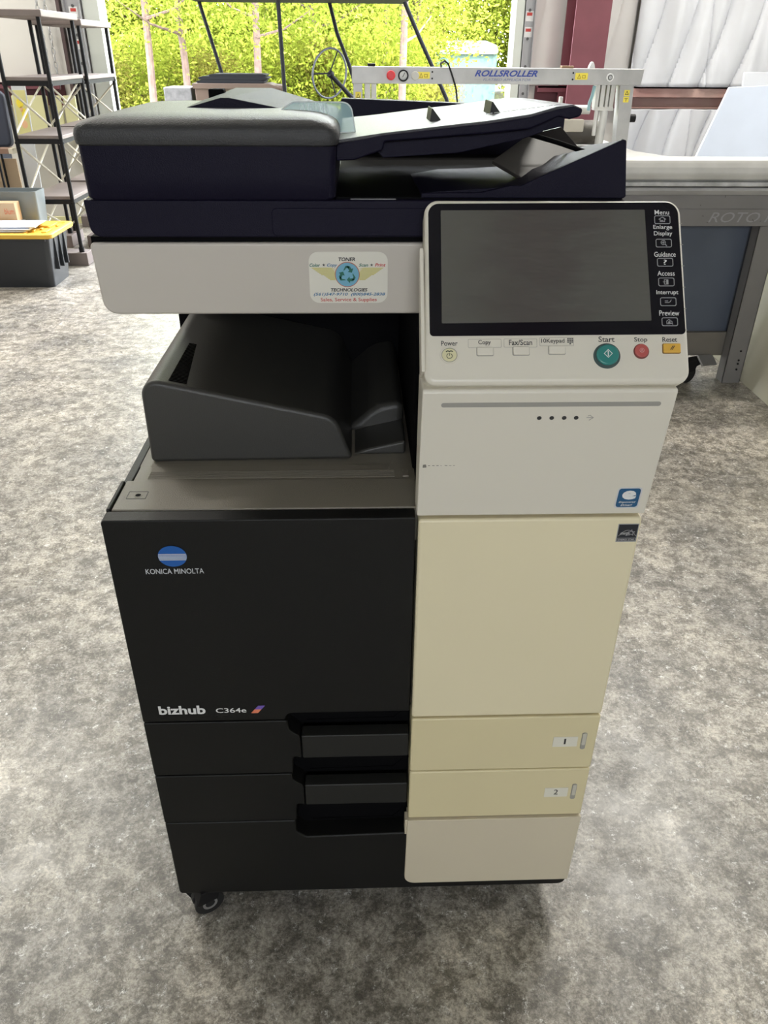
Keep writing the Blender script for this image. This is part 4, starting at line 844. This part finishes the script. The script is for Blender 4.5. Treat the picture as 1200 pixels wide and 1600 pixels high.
# load on the bed
obj_ = thing('wooden_crate', 'brown wooden crate under the dark mats on the cart', 'crate', (-1.1, 8.6, .42))
brn = mat('brown_wood', (.05, .028, .018), .7, noise=.2, nscale=8)
obj('crate_body', box(bmn(), -1.36, -.45, 8.35, 8.8, .42, .895), brn, obj_, .015)
obj('crate_lid', extr(bmn(), FRONT(8.34), rnd([(-1.38, .86), (-.42, .86), (-.60, .91), (-1.38, .91)], .008, 3), 0, -.47), brn, obj_, .004)
mats = [(-1.33, -.66, .911, .030, 'lowest dark folded mat on the brown crate'), (-1.31, -.63, .942, .032, 'middle dark folded mat on the brown crate'), (-1.20, -.64, .975, .020, 'topmost dark folded mat on the brown crate')]
for x0, x1, z, h, lb in mats: tag(obj('folded_mat', extr(bmn(), FRONT(8.36), rnd([(x0, z), (x1, z), (x1 + .03, z + h * .6), (x1 - .02, z + h), (x0 + .04, z + h), (x0 - .01, z + h * .6)], .005, 3), 0, -.42), mat('charcoal_mat', (.008, .008, .010), .7, spec=.1), bevel=.004), lb, 'mat', 'dark mats stacked on the cart')
tag(obj('cooler', box(bmn(), -1.68, -1.40, 8.35, 8.8, .42, .872), mat('mottled_grey', (.10, .095, .10), .6, noise=.4, nscale=20), bevel=.01), 'mottled grey box at the left end of the cart bed', 'box')
# shed far off
t = thing('shed', 'pale teal metal shed far behind the trees', 'shed', (3.4, 25.5, -.2))
tl = mat('teal_cladding', (.07, .135, .12), .6); obj('wall', box(bmn(), 2.55, 4.25, 24, 27, -.2, 1.16), tl, t)
bm = extr(bmn(), FRONT(23.9), rnd([(2.45, 1.16), (4.3, 1.16), (4.2, 1.38), (3.9, 1.48), (3.0, 1.48), (2.55, 1.38)], .1, 4), 0, -3.2); obj('roof', bm, mat('pale_teal_roof', (.15, .20, .19), .5), t)
obj('door', box(bmn(), 2.8, 3.4, 23.98, 24.0, -.2, .8), mat('grey_shed_door', (.08, .09, .09), .5), t)

# ------------------------------------------------------------------ trees
bark = mat('pine_bark', (.115, .075, .062), .9, noise=.3, nscale=12)
lf = [leafmat('leaf_yellow_green', (.13, .165, .02), (.25, .28, .04)), leafmat('leaf_bright_green', (.12, .155, .02), (.23, .27, .04)), leafmat('leaf_olive', (.14, .135, .03), (.25, .23, .05))]
def leaves(n, rad, z0, z1, size, seed, shape):
    r = random.Random(seed); vs_ = []; fs = []
    cl = []
    for _ in range(max(6, n // 60)):
        a_ = r.uniform(0, 2 * PI); z = z0 + (z1 - z0) * r.random(); q = (z - z0) / (z1 - z0); rr_ = rad * shape(q) * math.sqrt(r.random()); cl.append((rr_ * math.cos(a_), rr_ * math.sin(a_), z, r.uniform(.18, .45)))
    for _ in range(n):
        c = r.choice(cl); p = Vector((c[0] + r.gauss(0, c[3]), c[1] + r.gauss(0, c[3]), c[2] + r.gauss(0, c[3] * .7)))
        if p.z < -.1: p.z = r.uniform(0, .3)
        u = Vector((r.gauss(0, 1), r.gauss(0, 1), r.gauss(0, 1))).normalized(); v = u.orthogonal().normalized(); s = size * r.uniform(.5, 1.3)
        i = len(vs_); vs_ += [p - u * s, p + v * s * .5, p + u * s, p - v * s * .5]; fs.append((i, i + 1, i + 2, i + 3))
    me = bpy.data.meshes.new('foliage'); me.from_pydata(vs_, [], fs); return me
def mktree(kind, seed):
    r = random.Random(seed); t = thing('tree', '', 'tree', (0, 0, -.1)); t['category'] = 'tree'
    if kind == 'pine':
        h = r.uniform(8, 9.5); x = 0; path = [(r.uniform(-.05, .05) + math.sin(k) * .06, r.uniform(-.05, .05), h * k / 8) for k in range(9)]
        bm = tube(bmn(), path, [.075 * (1 - k / 11) for k in range(9)], 8)
        for k in range(16):
            z = r.uniform(1.2, h * .95); a_ = r.uniform(0, 2 * PI); l = r.uniform(.7, 1.7); tube(bm, [(0, 0, z), (l * .5 * math.cos(a_), l * .5 * math.sin(a_), z + .15), (l * math.cos(a_), l * math.sin(a_), z + .5)], [.03, .02, .008], 5)
        obj('trunk', bm, bark, t, local=True)
        me = leaves(15000, 1.9, 1.6, h, .042, seed, lambda q: 1 - .4 * q)
    elif kind == 'broad':
        bm = bmn(); h = 6.5
        for k in range(4):
            a_ = r.uniform(0, 2 * PI); tube(bm, [(0, 0, 0), (.25 * math.cos(a_), .25 * math.sin(a_), 1.2), (.7 * math.cos(a_ + .3), .7 * math.sin(a_ + .3), 3), (1.1 * math.cos(a_), 1.1 * math.sin(a_), 5.5)], [.07, .055, .035, .01], 6)
        obj('trunk', bm, bark, t, local=True); me = leaves(17000, 2.0, .3, h, .065, seed, lambda q: .6 + .5 * math.sin(PI * q))
    else:
        bm = bmn()
        for k in range(5):
            a_ = k * 1.3; tube(bm, [(0, 0, 0), (.5 * math.cos(a_), .5 * math.sin(a_), 1.0)], [.03, .01], 5)
        obj('stems', bm, bark, t, local=True); me = leaves(9000, 1.5, .0, 1.9, .055, seed, lambda q: 1 - .3 * q)
    m = {'pine': lf[1], 'broad': lf[0], 'bush': lf[2] if seed % 2 else lf[0]}[kind]
    me.materials.append(m); o = bpy.data.objects.new('foliage', me); COL.objects.link(o); o.parent = t
    return t
protos = {'pine': [mktree('pine', 11), mktree('pine', 12)], 'broad': [mktree('broad', 21), mktree('broad', 22)], 'bush': [mktree('bush', 31), mktree('bush', 32)]}
for k in protos['bush']: k.name = 'bush'; k['category'] = 'bush'
used = set(); rt_ = random.Random(77)
LB = {'pine': 'tall thin-trunked pine in the sunlit wood outside the open door', 'broad': 'bushy yellow-green tree in the sunlit wood outside the open door', 'bush': 'low sunlit bush at the foot of the wood outside the door'}
GR = {'pine': 'pines outside the door', 'broad': 'leafy trees outside the door', 'bush': 'bushes outside the door'}
def plant(kind, v, x, y, s):
    q = (x - .29) / (y + .74)
    if y < 27 and .06 < q < .24:
        if kind != 'bush': return
        s = .36 if y < 20 else .30
    p = protos[kind][v]
    if (kind, v) in used: p = dup(p)
    used.add((kind, v)); p.location = (x, y, -.1); p.rotation_euler = (0, 0, rt_.uniform(0, 6.28)); p.scale = (s, s, s * rt_.uniform(.9, 1.1)); p['label'] = LB[kind]; p['group'] = GR[kind]
for k in range(9): plant('bush', k % 2, -5.2 + k * 1.25 + rt_.uniform(-.3, .3), 17.5 + rt_.uniform(-1, 1.4), rt_.uniform(.65, .9))
for k in range(9): plant('broad', k % 2, -7.5 + k * 1.75 + rt_.uniform(-.5, .5), 22 + rt_.uniform(-1.5, 2), rt_.uniform(.85, 1.1))
for k in range(10): plant('pine', k % 2, -9 + k * 2.0 + rt_.uniform(-.6, .6), 20 + rt_.uniform(-2, 5), rt_.uniform(.9, 1.15))
for k in range(12): plant('broad', (k + 1) % 2, -15 + k * 2.5 + rt_.uniform(-.5, .5), 28 + rt_.uniform(-2, 2), rt_.uniform(1.1, 1.35))
for k in range(10): plant('bush', (k + 1) % 2, -9 + k * 2.0 + rt_.uniform(-.4, .4), 25 + rt_.uniform(-1, 1), rt_.uniform(1.0, 1.3))
for k, (x, y) in enumerate(((-3.35, 15.2), (-2.80, 15.6), (-1.45, 15.3), (1.12, 15.0), (-.6, 19.0))): plant('pine', k % 2, x, y, .95)
for k in range(6): plant('broad', k % 2, 1.5 + k * 1.9, 33 + rt_.uniform(-1, 1), 1.3)
